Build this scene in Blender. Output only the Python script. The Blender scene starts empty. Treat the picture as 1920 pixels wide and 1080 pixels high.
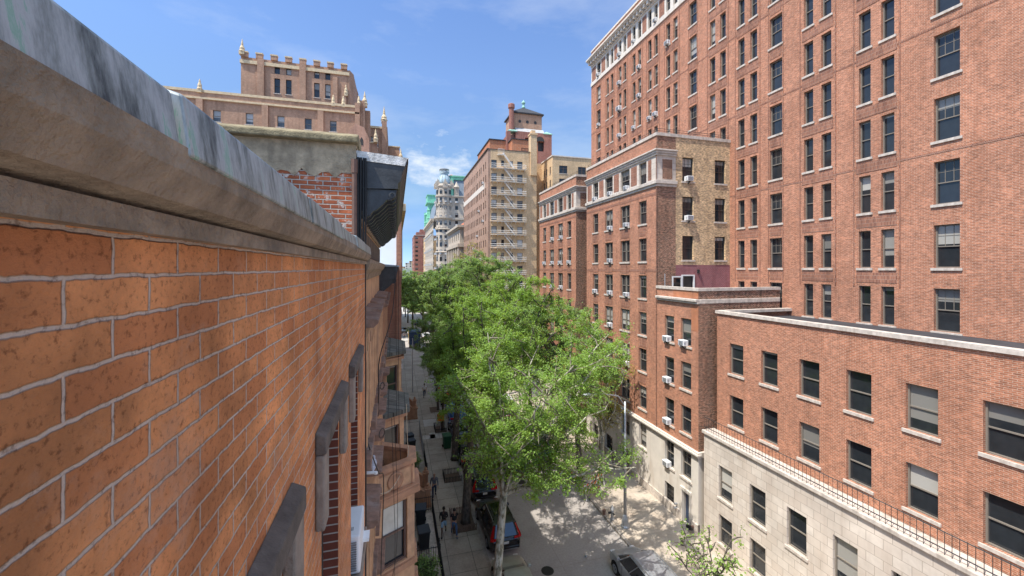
import bpy, math, random
import numpy as np
from mathutils import Vector, Matrix
R = math.radians
rnd = random.Random(7)
scn = bpy.context.scene
COL = scn.collection

# ------------------------------------------------------------------ camera, sky, sun, exposure
cam_d = bpy.data.cameras.new('camera'); cam = bpy.data.objects.new('camera', cam_d); COL.objects.link(cam)
cam.location = (0, 0, 17); cam.rotation_euler = (R(90), 0, R(-15.9))
cam_d.sensor_width = 36; cam_d.lens = 765 / 1920 * 36; cam_d.shift_y = -37 / 1920
cam_d.clip_start = 0.05; cam_d.clip_end = 4000
scn.camera = cam
SUN_EL, SUN_AZ = 61.0, 250.4
world = bpy.data.worlds.new('World'); scn.world = world; world.use_nodes = True
def setup_sky():
    nt = world.node_tree; N = nt.nodes; L = nt.links
    bg = N['Background']; bg.inputs[1].default_value = 0.15
    sky = N.new('ShaderNodeTexSky'); sky.sky_type = 'NISHITA'; sky.sun_disc = False
    sky.sun_elevation = R(SUN_EL); sky.sun_rotation = R(SUN_AZ)
    sky.altitude = 1200; sky.air_density = 1.0; sky.dust_density = 0.25; sky.ozone_density = 2.6
    tc = N.new('ShaderNodeTexCoord')
    mp = N.new('ShaderNodeMapping'); mp.inputs['Scale'].default_value = (1.6, 1.6, 5.0); mp.inputs['Location'].default_value = (3.1, .9, 0.35)
    L.new(tc.outputs['Generated'], mp.inputs[0])
    n = N.new('ShaderNodeTexNoise'); n.inputs['Scale'].default_value = 1.7; n.inputs['Detail'].default_value = 9; n.inputs['Roughness'].default_value = .58
    L.new(mp.outputs[0], n.inputs['Vector'])
    cr = N.new('ShaderNodeValToRGB'); cr.color_ramp.elements[0].position = .47; cr.color_ramp.elements[1].position = .86
    cr.color_ramp.elements[0].color = (0, 0, 0, 1); cr.color_ramp.elements[1].color = (.42, .42, .42, 1)
    L.new(n.outputs[0], cr.inputs[0])
    # a cumulus bank low over the end of the street
    d = N.new('ShaderNodeVectorMath'); d.operation = 'DISTANCE'
    nrm = N.new('ShaderNodeVectorMath'); nrm.operation = 'NORMALIZE'; L.new(tc.outputs['Generated'], nrm.inputs[0])
    sc = N.new('ShaderNodeVectorMath'); sc.operation = 'MULTIPLY'; sc.inputs[1].default_value = (1, 1, 2.2)
    L.new(nrm.outputs[0], sc.inputs[0]); L.new(sc.outputs[0], d.inputs[0]); d.inputs[1].default_value = (.105, .965, .24 * 2.2)
    n2 = N.new('ShaderNodeTexNoise'); n2.inputs['Scale'].default_value = 11; n2.inputs['Detail'].default_value = 8; n2.inputs['Roughness'].default_value = .6
    L.new(sc.outputs[0], n2.inputs['Vector'])
    m = N.new('ShaderNodeMath'); m.operation = 'MULTIPLY_ADD'; m.inputs[1].default_value = .5; m.inputs[2].default_value = -.25
    L.new(n2.outputs[0], m.inputs[0])
    a = N.new('ShaderNodeMath'); a.operation = 'ADD'; L.new(d.outputs['Value'], a.inputs[0]); L.new(m.outputs[0], a.inputs[1])
    cr2 = N.new('ShaderNodeValToRGB'); cr2.color_ramp.elements[0].position = .0; cr2.color_ramp.elements[1].position = .115
    cr2.color_ramp.elements[0].color = (.8, .8, .8, 1); cr2.color_ramp.elements[1].color = (0, 0, 0, 1)
    L.new(a.outputs[0], cr2.inputs[0])
    mx = N.new('ShaderNodeMath'); mx.operation = 'MAXIMUM'; L.new(cr.outputs[0], mx.inputs[0]); L.new(cr2.outputs[0], mx.inputs[1])
    mix = N.new('ShaderNodeMixRGB'); mix.inputs[2].default_value = (2.75, 2.9, 3.05, 1)
    # sky graded by height: dimmed low down, unseen zenith brightened and warmed as added fill
    sz = N.new('ShaderNodeSeparateXYZ'); L.new(nrm.outputs[0], sz.inputs[0])
    gr = N.new('ShaderNodeValToRGB'); e = gr.color_ramp.elements
    pts = [(0, (.26, .36, .64)), (.087, (.21, .28, .42)), (.17, (.40, .43, .44)), (.26, (.50, .52, .52)), (.42, (.62, .65, .70)), (.56, (.62, .67, .76)), (.80, (3.2, 2.4, 1.6))]
    while len(e) < len(pts): e.new(.5)
    for i, (p, c) in enumerate(pts): e[i].position = p; e[i].color = (*c, 1)
    L.new(sz.outputs['Z'], gr.inputs[0])
    gm = N.new('ShaderNodeMixRGB'); gm.blend_type = 'MULTIPLY'; gm.inputs[0].default_value = 1; L.new(sky.outputs[0], gm.inputs[1]); L.new(gr.outputs[0], gm.inputs[2])
    L.new(mx.outputs[0], mix.inputs[0]); L.new(gm.outputs[0], mix.inputs[1]); L.new(mix.outputs[0], bg.inputs[0])
setup_sky()
sun_d = bpy.data.lights.new('sun', 'SUN'); sun_d.energy = 2.5; sun_d.angle = R(.5); sun_d.color = (1, .95, .87)
sun = bpy.data.objects.new('sun', sun_d); COL.objects.link(sun)
_az = R(SUN_AZ); _el = R(SUN_EL)
to_sun = Vector((math.sin(_az) * math.cos(_el), math.cos(_az) * math.cos(_el), math.sin(_el)))
sun.rotation_euler = to_sun.to_track_quat('Z', 'Y').to_euler()
vs = scn.view_settings; vs.view_transform = 'Standard'; vs.look = 'None'; vs.exposure = 1.3; vs.gamma = 1
try: scn.cycles.use_adaptive_sampling = True; scn.cycles.max_bounces = 7; scn.cycles.transparent_max_bounces = 6
except Exception: pass

# ------------------------------------------------------------------ materials
def new_mat(name):
    m = bpy.data.materials.new(name); m.use_nodes = True
    nt = m.node_tree; return m, nt.nodes, nt.links, nt.nodes['Principled BSDF']
def c4(c): return (c[0], c[1], c[2], 1)
def ramp(N, pts, interp='LINEAR'):
    r = N.new('ShaderNodeValToRGB'); e = r.color_ramp.elements; r.color_ramp.interpolation = interp
    while len(e) < len(pts): e.new(.5)
    for i, (p, c) in enumerate(pts): e[i].position = p; e[i].color = c4(c) if len(c) == 3 else c
    return r
def mixc(N, L, fac, a, b, mode='MIX'):
    x = N.new('ShaderNodeMixRGB'); x.blend_type = mode
    for i, s in ((0, fac), (1, a), (2, b)):
        if hasattr(s, 'is_linked'): L.new(s, x.inputs[i])
        elif i == 0: x.inputs[0].default_value = s
        else: x.inputs[i].default_value = c4(s)
    return x.outputs[0]
def noise(N, L, vec, scale, detail=5, rough=.6):
    n = N.new('ShaderNodeTexNoise'); n.inputs['Scale'].default_value = scale; n.inputs['Detail'].default_value = detail; n.inputs['Roughness'].default_value = rough
    L.new(vec, n.inputs['Vector']); return n.outputs[0]
def plain(name, col, rough=.7, var=.18, scale=3, metal=0, bump=0, spec=.4, stain=None):
    m, N, L, B = new_mat(name)
    tc = N.new('ShaderNodeTexCoord'); o = tc.outputs['Object']
    n = noise(N, L, o, scale, 8)
    r = ramp(N, [(.3, [c * (1 - var) for c in col]), (.72, [min(1, c * (1 + var)) for c in col])]); L.new(n, r.inputs[0])
    out = r.outputs[0]
    if stain:
        mp = N.new('ShaderNodeMapping'); mp.inputs['Scale'].default_value = (1.3, 1.3, .22); L.new(o, mp.inputs[0])
        n2 = noise(N, L, mp.outputs[0], 1.6, 7); r2 = ramp(N, [(.52, (0, 0, 0)), (.7, (.75, .75, .75))]); L.new(n2, r2.inputs[0])
        out = mixc(N, L, r2.outputs[0], out, stain)
    L.new(out, B.inputs['Base Color'])
    B.inputs['Roughness'].default_value = rough; B.inputs['Metallic'].default_value = metal; B.inputs['Specular IOR Level'].default_value = spec
    if bump:
        b = N.new('ShaderNodeBump'); b.inputs['Strength'].default_value = bump; b.inputs['Distance'].default_value = .02
        L.new(noise(N, L, o, scale * 6, 6), b.inputs['Height']); L.new(b.outputs[0], B.inputs['Normal'])
    return m
def brick(name, c1, c2, mortar, w=.205, h=.0677, mort=.006, var=.2, bump=.3, darkhead=None, dh=.0, patch=None, rough=.85, smooth=.1, fine=0, soot=.74, pits=0):
    m, N, L, B = new_mat(name)
    uv = N.new('ShaderNodeUVMap'); uv.uv_map = 'UVMap'; v = uv.outputs[0]
    if pits:   # uneven arrises and joints
        wn = N.new('ShaderNodeTexNoise'); wn.inputs['Scale'].default_value = 22; wn.inputs['Detail'].default_value = 5; L.new(v, wn.inputs['Vector'])
        wa = N.new('ShaderNodeVectorMath'); wa.operation = 'MULTIPLY_ADD'; wa.inputs[1].default_value = (.011, .011, 0); L.new(wn.outputs['Color'], wa.inputs[0]); L.new(v, wa.inputs[2]); v = wa.outputs[0]
    bt = N.new('ShaderNodeTexBrick'); bt.offset = .5; bt.inputs['Scale'].default_value = 1
    bt.inputs['Brick Width'].default_value = w; bt.inputs['Row Height'].default_value = h; bt.inputs['Mortar Size'].default_value = mort
    bt.inputs['Mortar Smooth'].default_value = smooth; bt.inputs['Bias'].default_value = dh
    L.new(v, bt.inputs['Vector'])
    n1 = noise(N, L, v, 2.6, 6); n2 = noise(N, L, v, .35, 5)
    ra = ramp(N, [(.35, [x * (1 - var) for x in c1]), (.68, [min(1, x * (1 + var)) for x in c1])]); L.new(n1, ra.inputs[0])
    bt.inputs['Mortar'].default_value = c4(mortar); L.new(ra.outputs[0], bt.inputs['Color1']); bt.inputs['Color2'].default_value = c4(darkhead or c2)
    out = bt.outputs[0]
    r2 = ramp(N, [(.35, (.80, .79, .78)), (.68, (1.12, 1.1, 1.08))]); L.new(n2, r2.inputs[0])
    out = mixc(N, L, .8, out, r2.outputs[0], 'MULTIPLY')
    ms_ = N.new('ShaderNodeMapping'); ms_.inputs['Scale'].default_value = (1.6, .16, 1); L.new(v, ms_.inputs[0])
    n5 = noise(N, L, ms_.outputs[0], 1.3, 8, .62); r5 = ramp(N, [(.30, (soot, soot * .97, soot * .95)), (.52, (1, 1, 1))]); L.new(n5, r5.inputs[0]); out = mixc(N, L, 1, out, r5.outputs[0], 'MULTIPLY')
    if fine:
        mp = N.new('ShaderNodeMapping'); mp.inputs['Scale'].default_value = (1, 2.2, 1); L.new(v, mp.inputs[0])
        n4 = noise(N, L, mp.outputs[0], 5.5, 2, .7); r4 = ramp(N, [(.38, (1 - fine,) * 3), (.6, (1 + fine * .35,) * 3)]); L.new(n4, r4.inputs[0]); out = mixc(N, L, 1, out, r4.outputs[0], 'MULTIPLY')
    if pits:
        n6 = noise(N, L, v, 60, 6, .7); r6 = ramp(N, [(.36, (.55, .5, .48)), (.46, (1, 1, 1)), (.7, (1.1, 1.08, 1.05))]); L.new(n6, r6.inputs[0]); out = mixc(N, L, 1, out, r6.outputs[0], 'MULTIPLY')
        n7 = noise(N, L, v, 1.7, 9, .7); r7 = ramp(N, [(.56, (0, 0, 0)), (.72, (.45, .45, .45))]); L.new(n7, r7.inputs[0]); out = mixc(N, L, r7.outputs[0], out, (.52, .42, .35))
    if patch:
        n3 = noise(N, L, v, patch[1], 9, .65); r3 = ramp(N, [(patch[2], (0, 0, 0)), (patch[2] + .07, (1, 1, 1))]); L.new(n3, r3.inputs[0])
        out = mixc(N, L, r3.outputs[0], out, patch[0])
    L.new(out, B.inputs['Base Color']); B.inputs['Roughness'].default_value = rough; B.inputs['Specular IOR Level'].default_value = .25
    if bump:
        inv = N.new('ShaderNodeMath'); inv.operation = 'SUBTRACT'; inv.inputs[0].default_value = 1; L.new(bt.outputs['Fac'], inv.inputs[1])
        b = N.new('ShaderNodeBump'); b.inputs['Strength'].default_value = bump; b.inputs['Distance'].default_value = .012
        ad = N.new('ShaderNodeMath'); ad.operation = 'MULTIPLY_ADD'; ad.inputs[1].default_value = 1.2 if pits else .5
        L.new(noise(N, L, v, 45 if pits else 28, 8 if pits else 5, .7), ad.inputs[0]); L.new(inv.outputs[0], ad.inputs[2])
        L.new(ad.outputs[0], b.inputs['Height']); L.new(b.outputs[0], B.inputs['Normal'])
    return m
def glass_mat(name, dark=(.018, .021, .024), blind=(.50, .48, .43), share=.5):
    # window glass over dark rooms, some with a roller blind part way down
    m, N, L, B = new_mat(name)
    oi = N.new('ShaderNodeObjectInfo'); tc = N.new('ShaderNodeTexCoord'); sp = N.new('ShaderNodeSeparateXYZ'); L.new(tc.outputs['Generated'], sp.inputs[0])
    a = N.new('ShaderNodeMath'); a.operation = 'MULTIPLY_ADD'; L.new(oi.outputs['Random'], a.inputs[0]); a.inputs[1].default_value = -1 / share * .75; a.inputs[2].default_value = .85
    g = N.new('ShaderNodeMath'); g.operation = 'GREATER_THAN'; 
    ab = N.new('ShaderNodeMath'); ab.operation = 'SUBTRACT'; ab.inputs[0].default_value = 1.0; L.new(a.outputs[0], ab.inputs[1])
    L.new(sp.outputs['Z'], g.inputs[0]); L.new(ab.outputs[0], g.inputs[1])
    wn = N.new('ShaderNodeTexWhiteNoise'); wn.noise_dimensions = '1D'; L.new(oi.outputs['Random'], wn.inputs['W'])
    bl = mixc(N, L, wn.outputs['Value'], [c * .35 for c in blind], blind)
    nz = noise(N, L, tc.outputs['Object'], 1.5, 3)
    dk = mixc(N, L, nz, [c * .6 for c in dark], [c * 2.2 for c in dark])
    out = mixc(N, L, g.outputs[0], dk, bl)
    L.new(out, B.inputs['Base Color']); B.inputs['Roughness'].default_value = .06; B.inputs['Specular IOR Level'].default_value = .65
    b = N.new('ShaderNodeBump'); b.inputs['Strength'].default_value = .06; b.inputs['Distance'].default_value = .05; L.new(noise(N, L, tc.outputs['Object'], 1.2, 2), b.inputs['Height']); L.new(b.outputs[0], B.inputs['Normal'])
    return m
def slabs(name, c, joint, w, h, mort=.012, var=.14, blotch=(.2, .17, .14), bl=.35, bscale=.6):
    m, N, L, B = new_mat(name)
    tc = N.new('ShaderNodeTexCoord'); v = tc.outputs['Object']
    bt = N.new('ShaderNodeTexBrick'); bt.offset = 0; bt.inputs['Scale'].default_value = 1; bt.inputs['Brick Width'].default_value = w; bt.inputs['Row Height'].default_value = h
    bt.inputs['Mortar Size'].default_value = mort; bt.inputs['Color1'].default_value = c4([x * (1 - var) for x in c]); bt.inputs['Color2'].default_value = c4([x * (1 + var) for x in c]); bt.inputs['Mortar'].default_value = c4(joint)
    L.new(v, bt.inputs['Vector'])
    n = noise(N, L, v, bscale, 9, .65); r = ramp(N, [(.45, (0, 0, 0)), (.75, (bl, bl, bl))]); L.new(n, r.inputs[0])
    out = mixc(N, L, r.outputs[0], bt.outputs[0], blotch)
    n2 = noise(N, L, v, 9, 6); r2 = ramp(N, [(.3, (.86, .86, .86)), (.7, (1.1, 1.1, 1.1))]); L.new(n2, r2.inputs[0]); out = mixc(N, L, 1, out, r2.outputs[0], 'MULTIPLY')
    L.new(out, B.inputs['Base Color']); B.inputs['Roughness'].default_value = .9; B.inputs['Specular IOR Level'].default_value = .2
    return m
def leaf_mat(name, a, b, trans=.42):
    m, N, L, B = new_mat(name)
    g = N.new('ShaderNodeNewGeometry'); tc = N.new('ShaderNodeTexCoord'); n = noise(N, L, tc.outputs['Object'], .55, 3)
    ad = N.new('ShaderNodeMath'); ad.operation = 'MULTIPLY_ADD'; ad.inputs[1].default_value = .55; L.new(g.outputs['Random Per Island'], ad.inputs[0]); 
    sb = N.new('ShaderNodeMath'); sb.operation = 'MULTIPLY_ADD'; sb.inputs[1].default_value = 1.3; sb.inputs[2].default_value = -.42; L.new(n, sb.inputs[0]); L.new(sb.outputs[0], ad.inputs[2])
    col = mixc(N, L, ad.outputs[0], a, b)
    B.inputs['Roughness'].default_value = .5; B.inputs['Specular IOR Level'].default_value = .3; L.new(col, B.inputs['Base Color'])
    t = N.new('ShaderNodeBsdfTranslucent'); tcol = mixc(N, L, 1, col, (1.5, 1.35, .6), 'MULTIPLY'); L.new(tcol, t.inputs[0])
    ms = N.new('ShaderNodeMixShader'); ms.inputs[0].default_value = trans; L.new(B.outputs[0], ms.inputs[1]); L.new(t.outputs[0], ms.inputs[2])
    L.new(ms.outputs[0], N['Material Output'].inputs[0])
    return m
M = {}
M['brick_right'] = brick('brick_right', (.50, .205, .115), (.24, .10, .06), (.58, .42, .32), dh=-.45, bump=.3, mort=.007, var=.22, fine=.26, soot=.86)
M['brick_side'] = brick('brick_side', (.30, .105, .06), (.09, .04, .03), (.60, .42, .30), dh=0, bump=.25, mort=.011, fine=.6)
M['brick_panel'] = brick('brick_panel', (.38, .165, .10), (.22, .09, .06), (.42, .32, .25), w=.0677, h=.205, bump=.25)
M['brick_orange_patch'] = brick('brick_orange_patch', (.55, .19, .08), (.48, .16, .07), (.5, .4, .3))
M['brick_tan'] = brick('brick_tan', (.74, .51, .28), (.16, .11, .09), (.58, .47, .35), soot=.85, dh=-.5, var=.28, bump=.25, fine=.4)
M['brick_burgundy'] = brick('brick_burgundy', (.27, .065, .075), (.22, .05, .06), (.45, .35, .35))
M['brick_cream'] = brick('brick_cream', (.84, .59, .34), (.66, .44, .24), (.6, .5, .36), var=.2, bump=0, fine=.2, soot=.84, patch=((.62, .48, .32), .5, .62))
M['brick_rose'] = brick('brick_rose', (.46, .29, .21), (.36, .22, .16), (.46, .37, .3), bump=0)
M['brick_gothic'] = brick('brick_gothic', (.50, .30, .195), (.42, .235, .15), (.5, .38, .29), bump=0, var=.25)
M['brick_salmon'] = brick('brick_salmon', (.56, .31, .21), (.5, .27, .19), (.5, .38, .3), bump=0)
M['brick_far_red'] = brick('brick_far_red', (.36, .15, .11), (.32, .13, .1), (.36, .24, .2), bump=0)
M['brick_near'] = brick('brick_near', (.70, .30, .125), (.50, .18, .075), (.62, .50, .42), w=.205, h=.0677, mort=.0052, dh=-.25, bump=.85, var=.38, smooth=.6, soot=.74, pits=1)
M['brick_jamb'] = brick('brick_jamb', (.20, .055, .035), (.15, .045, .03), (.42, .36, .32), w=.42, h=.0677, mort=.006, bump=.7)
M['brick_worn'] = brick('brick_worn', (.60, .17, .07), (.36, .10, .05), (.62, .53, .45), mort=.010, bump=1.4, var=.4, soot=.9, patch=((.66, .56, .48), 7.5, .55), smooth=.5)
M['brick_house'] = brick('brick_house', (.42, .19, .11), (.34, .14, .09), (.3, .22, .17), bump=.3)
M['stucco'] = plain('stucco', (.50, .38, .25), .95, .4, 5, bump=1.2, stain=(.14, .11, .08))
M['moss_stone'] = plain('moss_stone', (.27, .22, .13), .95, .45, 7, bump=1.0)
M['limestone'] = plain('limestone', (.66, .60, .52), .85, .10, 1.2, bump=.15, stain=(.5, .42, .34))
M['terracotta'] = brick('terracotta', (.68, .61, .53), (.60, .52, .44), (.42, .36, .3), w=.62, h=.42, mort=.012, var=.08, bump=.2, soot=.88)
M['trim_stone'] = plain('trim_stone', (.56, .49, .42), .85, .25, 5, stain=(.30, .25, .2))
M['ansonia_stone'] = plain('ansonia_stone', (.50, .43, .345), .85, .14, .6, stain=(.42, .37, .31))
M['brownstone'] = plain('brownstone', (.44, .24, .14), .9, .22, 2.2, bump=.35, stain=(.22, .14, .11))
M['brownstone_pale'] = plain('brownstone_pale', (.56, .335, .19), .9, .25, 3.5, bump=.6, stain=(.3, .2, .15))
M['brownstone_dark'] = plain('brownstone_dark', (.24, .15, .11), .85, .35, 7, bump=.7, stain=(.34, .29, .26))
M['dark_stone'] = plain('dark_stone', (.12, .10, .085), .9, .4, 8, bump=.6)
M['drop_stone'] = plain('drop_stone', (.27, .22, .18), .9, .25, 9, bump=.6)
M['cornice_beige'] = plain('cornice_beige', (.30, .23, .165), .9, .4, 9, bump=1.0, stain=(.13, .11, .09))
M['cornice_black'] = plain('cornice_black', (.05, .052, .055), .55, .4, 4, bump=.3)
M['cornice_brown'] = plain('cornice_brown', (.13, .105, .09), .8, .4, 14, bump=.5)
M['flaking'] = plain('flaking', (.62, .6, .57), .8, .45, 9, bump=.8)
M['white_paint'] = plain('white_paint', (.86, .85, .82), .7, .04, 1.5)
M['slate'] = slabs('slate', (.14, .14, .12), (.05, .05, .045), .3, .22, .015, .25)
M['trim_gold'] = plain('trim_gold', (.66, .52, .33), .85, .2, 3)
M['roof_black'] = plain('roof_black', (.045, .045, .05), .8, .3, 3)
M['roof_grey'] = plain('roof_grey', (.3, .29, .28), .9, .2, 2)
M['copper'] = plain('copper', (.30, .52, .42), .7, .25, 1.2, stain=(.2, .36, .3))
M['copper_bright'] = plain('copper_bright', (.22, .55, .38), .7, .2, 1.2)
M['lead_blue'] = plain('lead_blue', (.36, .46, .50), .6, .2, .5)
M['mansard_slate'] = plain('mansard_slate', (.2, .24, .28), .6, .2, 1)
M['tile_orange'] = slabs('tile_orange', (.52, .2, .12), (.3, .1, .07), .5, .6, .04, .2)
M['metal_roof'] = plain('metal_roof', (.46, .46, .45), .5, .2, 1.5)
def flash_mat():
    m, N, L, B = new_mat('flashing')
    tc = N.new('ShaderNodeTexCoord'); mp = N.new('ShaderNodeMapping'); mp.inputs['Scale'].default_value = (1, 1, .22); L.new(tc.outputs['Object'], mp.inputs[0])
    n = noise(N, L, mp.outputs[0], 16, 10, .72); r = ramp(N, [(.34, (.03, .035, .03)), (.42, (.14, .16, .15)), (.5, (.27, .30, .30)), (.58, (.38, .41, .42)), (.62, (.20, .36, .28)), (.68, (.34, .42, .40)), (.78, (.5, .5, .46))]); L.new(n, r.inputs[0])
    L.new(r.outputs[0], B.inputs['Base Color']); B.inputs['Roughness'].default_value = .45; B.inputs['Metallic'].default_value = .2; return m
M['flashing'] = flash_mat()
M['flash_blue'] = plain('flash_blue', (.33, .40, .45), .5, .25, 4)
M['frame_taupe'] = plain('frame_taupe', (.22, .19, .155), .6, .1, 3)
M['frame_dark'] = plain('frame_dark', (.05, .045, .04), .5, .15, 3)
M['frame_white'] = plain('frame_white', (.7, .7, .68), .5, .05, 3)
M['frame_brown'] = plain('frame_brown', (.16, .10, .075), .6, .15, 3)
M['glass'] = glass_mat('glass')
M['glass_pale'] = glass_mat('glass_pale', dark=(.05, .06, .07), blind=(.62, .62, .6), share=.7)
M['glass_reflection'] = plain('glass_reflection', (.55, .56, .5), .08, .3, 1.1, spec=.7)  # pale colour stands for the reflection in the upper bay pane
M['iron'] = plain('iron', (.02, .021, .022), .5, .3, 4)
M['iron_pale'] = plain('iron_pale', (.80, .77, .72), .6, .12, 4)
M['galv'] = plain('galv', (.42, .44, .46), .45, .15, 3, metal=.5)
M['ac_white'] = plain('ac_white', (.78, .78, .77), .5, .05, 5)
M['ac_grille'] = plain('ac_grille', (.22, .22, .22), .6, .1, 5)
M['cable_black'] = plain('cable_black', (.018, .017, .017), .5, .1, 4)
M['cable_cream'] = plain('cable_cream', (.5, .42, .3), .5, .1, 4)
M['pipe_brown'] = plain('pipe_brown', (.17, .095, .07), .7, .25, 9)
M['asphalt'] = slabs('asphalt', (.40, .365, .335), (.3, .26, .23), 3.05, 5.4, .010, .03, (.24, .21, .19), .6, .5)
M['asphalt_patch'] = plain('asphalt_patch', (.085, .08, .078), .9, .25, 4)
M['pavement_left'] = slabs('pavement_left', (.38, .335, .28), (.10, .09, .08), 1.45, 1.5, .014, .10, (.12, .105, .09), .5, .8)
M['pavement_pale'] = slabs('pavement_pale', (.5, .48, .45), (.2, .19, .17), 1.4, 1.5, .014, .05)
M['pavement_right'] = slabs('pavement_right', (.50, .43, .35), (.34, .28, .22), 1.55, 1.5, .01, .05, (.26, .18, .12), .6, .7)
M['kerb_stone'] = plain('kerb_stone', (.30, .27, .24), .9, .3, 3, bump=.3)
M['soil'] = plain('soil', (.13, .09, .065), .95, .35, 8, bump=.6)
M['ground'] = plain('ground', (.22, .2, .18), .95, .2, .1)
def bark(name, a, b, c, s):
    m, N, L, B = new_mat(name); tc = N.new('ShaderNodeTexCoord'); mp = N.new('ShaderNodeMapping'); mp.inputs['Scale'].default_value = (1, 1, .45); L.new(tc.outputs['Object'], mp.inputs[0])
    n = noise(N, L, mp.outputs[0], s, 6, .6); r = ramp(N, [(.40, a), (.50, b), (.66, c)]); L.new(n, r.inputs[0]); L.new(r.outputs[0], B.inputs['Base Color']); B.inputs['Roughness'].default_value = .9
    bp = N.new('ShaderNodeBump'); bp.inputs['Strength'].default_value = .5; bp.inputs['Distance'].default_value = .03; L.new(n, bp.inputs['Height']); L.new(bp.outputs[0], B.inputs['Normal']); return m
M['bark_plane'] = bark('bark_plane', (.16, .145, .09), (.40, .38, .29), (.56, .54, .45), 6.5)
M['bark_twig'] = bark('bark_twig', (.12, .10, .07), (.19, .165, .12), (.27, .24, .18), 9)
M['bark_dark'] = bark('bark_dark', (.05, .042, .035), (.09, .075, .06), (.13, .11, .09), 9)
M['leaf_fresh'] = leaf_mat('leaf_fresh', (.13, .25, .045), (.34, .50, .115))
M['leaf_mid'] = leaf_mat('leaf_mid', (.14, .25, .085), (.33, .47, .17))
M['leaf_yellow'] = leaf_mat('leaf_yellow', (.26, .24, .06), (.40, .38, .09))
M['leaf_dark'] = leaf_mat('leaf_dark', (.03, .06, .02), (.08, .14, .035))
M['rubber'] = plain('rubber', (.018, .018, .018), .8, .2, 5)
M['rim'] = plain('rim', (.45, .45, .46), .3, .1, 5, metal=.8)
def paint(name, c, metal=.0, rough=.22):
    m, N, L, B = new_mat(name); tc = N.new('ShaderNodeTexCoord'); n = noise(N, L, tc.outputs['Object'], 2.5, 8, .65)
    r = ramp(N, [(.3, [x * .85 for x in c]), (.7, [x * 1.12 + .01 for x in c])]); L.new(n, r.inputs[0]); L.new(r.outputs[0], B.inputs['Base Color'])
    rr = ramp(N, [(.3, (rough,) * 3), (.75, (rough + .22,) * 3)]); L.new(n, rr.inputs[0]); L.new(rr.outputs[0], B.inputs['Roughness'])
    B.inputs['Metallic'].default_value = metal; B.inputs['Coat Weight'].default_value = .5; B.inputs['Coat Roughness'].default_value = .12; return m
M['car_black'] = paint('car_black', (.012, .012, .014)); M['car_silver'] = paint('car_silver', (.38, .40, .42), .45, .3)
M['car_greige'] = paint('car_greige', (.46, .47, .42), .35, .3); M['car_navy'] = paint('car_navy', (.02, .045, .10)); M['car_blue'] = paint('car_blue', (.03, .15, .50))
M['car_white'] = paint('car_white', (.72, .72, .72)); M['car_red'] = paint('car_red', (.3, .03, .03)); M['car_yellow'] = paint('car_yellow', (.65, .42, .03))
m, N, L, B = new_mat('car_glass'); B.inputs['Base Color'].default_value = (.012, .016, .02, 1); B.inputs['Roughness'].default_value = .03; B.inputs['Specular IOR Level'].default_value = .9; B.inputs['Coat Weight'].default_value = 1; M['car_glass'] = m
M['tail_red'] = plain('tail_red', (.5, .015, .015), .2, .1, 5); M['lamp_clear'] = plain('lamp_clear', (.7, .7, .7), .1, .1, 5)
M['plate'] = plain('plate', (.65, .65, .6), .5, .05, 5)
M['orange_sign'] = plain('orange_sign', (.80, .17, .03), .5, .1, 5); M['orange_stripe'] = plain('orange_stripe', (.80, .20, .05), .5, .1, 5)
M['bin_black'] = plain('bin_black', (.02, .022, .026), .45, .2, 5); M['bin_green'] = plain('bin_green', (.02, .10, .05), .5, .2, 5)
M['skin_dark'] = plain('skin_dark', (.10, .055, .035), .6, .05, 5); M['skin_tan'] = plain('skin_tan', (.36, .20, .13), .6, .05, 5)
M['hair'] = plain('hair', (.012, .01, .009), .8, .2, 9)
M['cloth_black'] = plain('cloth_black', (.018, .018, .02), .9, .3, 9); M['denim'] = plain('denim', (.07, .13, .24), .9, .25, 9); M['denim_pale'] = plain('denim_pale', (.25, .38, .48), .9, .2, 9)
M['cloth_grey'] = plain('cloth_grey', (.12, .13, .15), .9, .3, 12); M['cloth_white'] = plain('cloth_white', (.75, .75, .75), .9, .05, 9); M['denim_dark'] = plain('denim_dark', (.03, .045, .08), .9, .25, 9)
M['feather'] = plain('feather', (.45, .46, .5), .8, .4, 20)
M['purple'] = plain('purple', (.16, .05, .22), .8, .2, 9)
M['lens'] = plain('lens', (.7, .7, .62), .3, .05, 5)
M['hill_green'] = plain('hill_green', (.13, .16, .13), .95, .3, .05)

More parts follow.
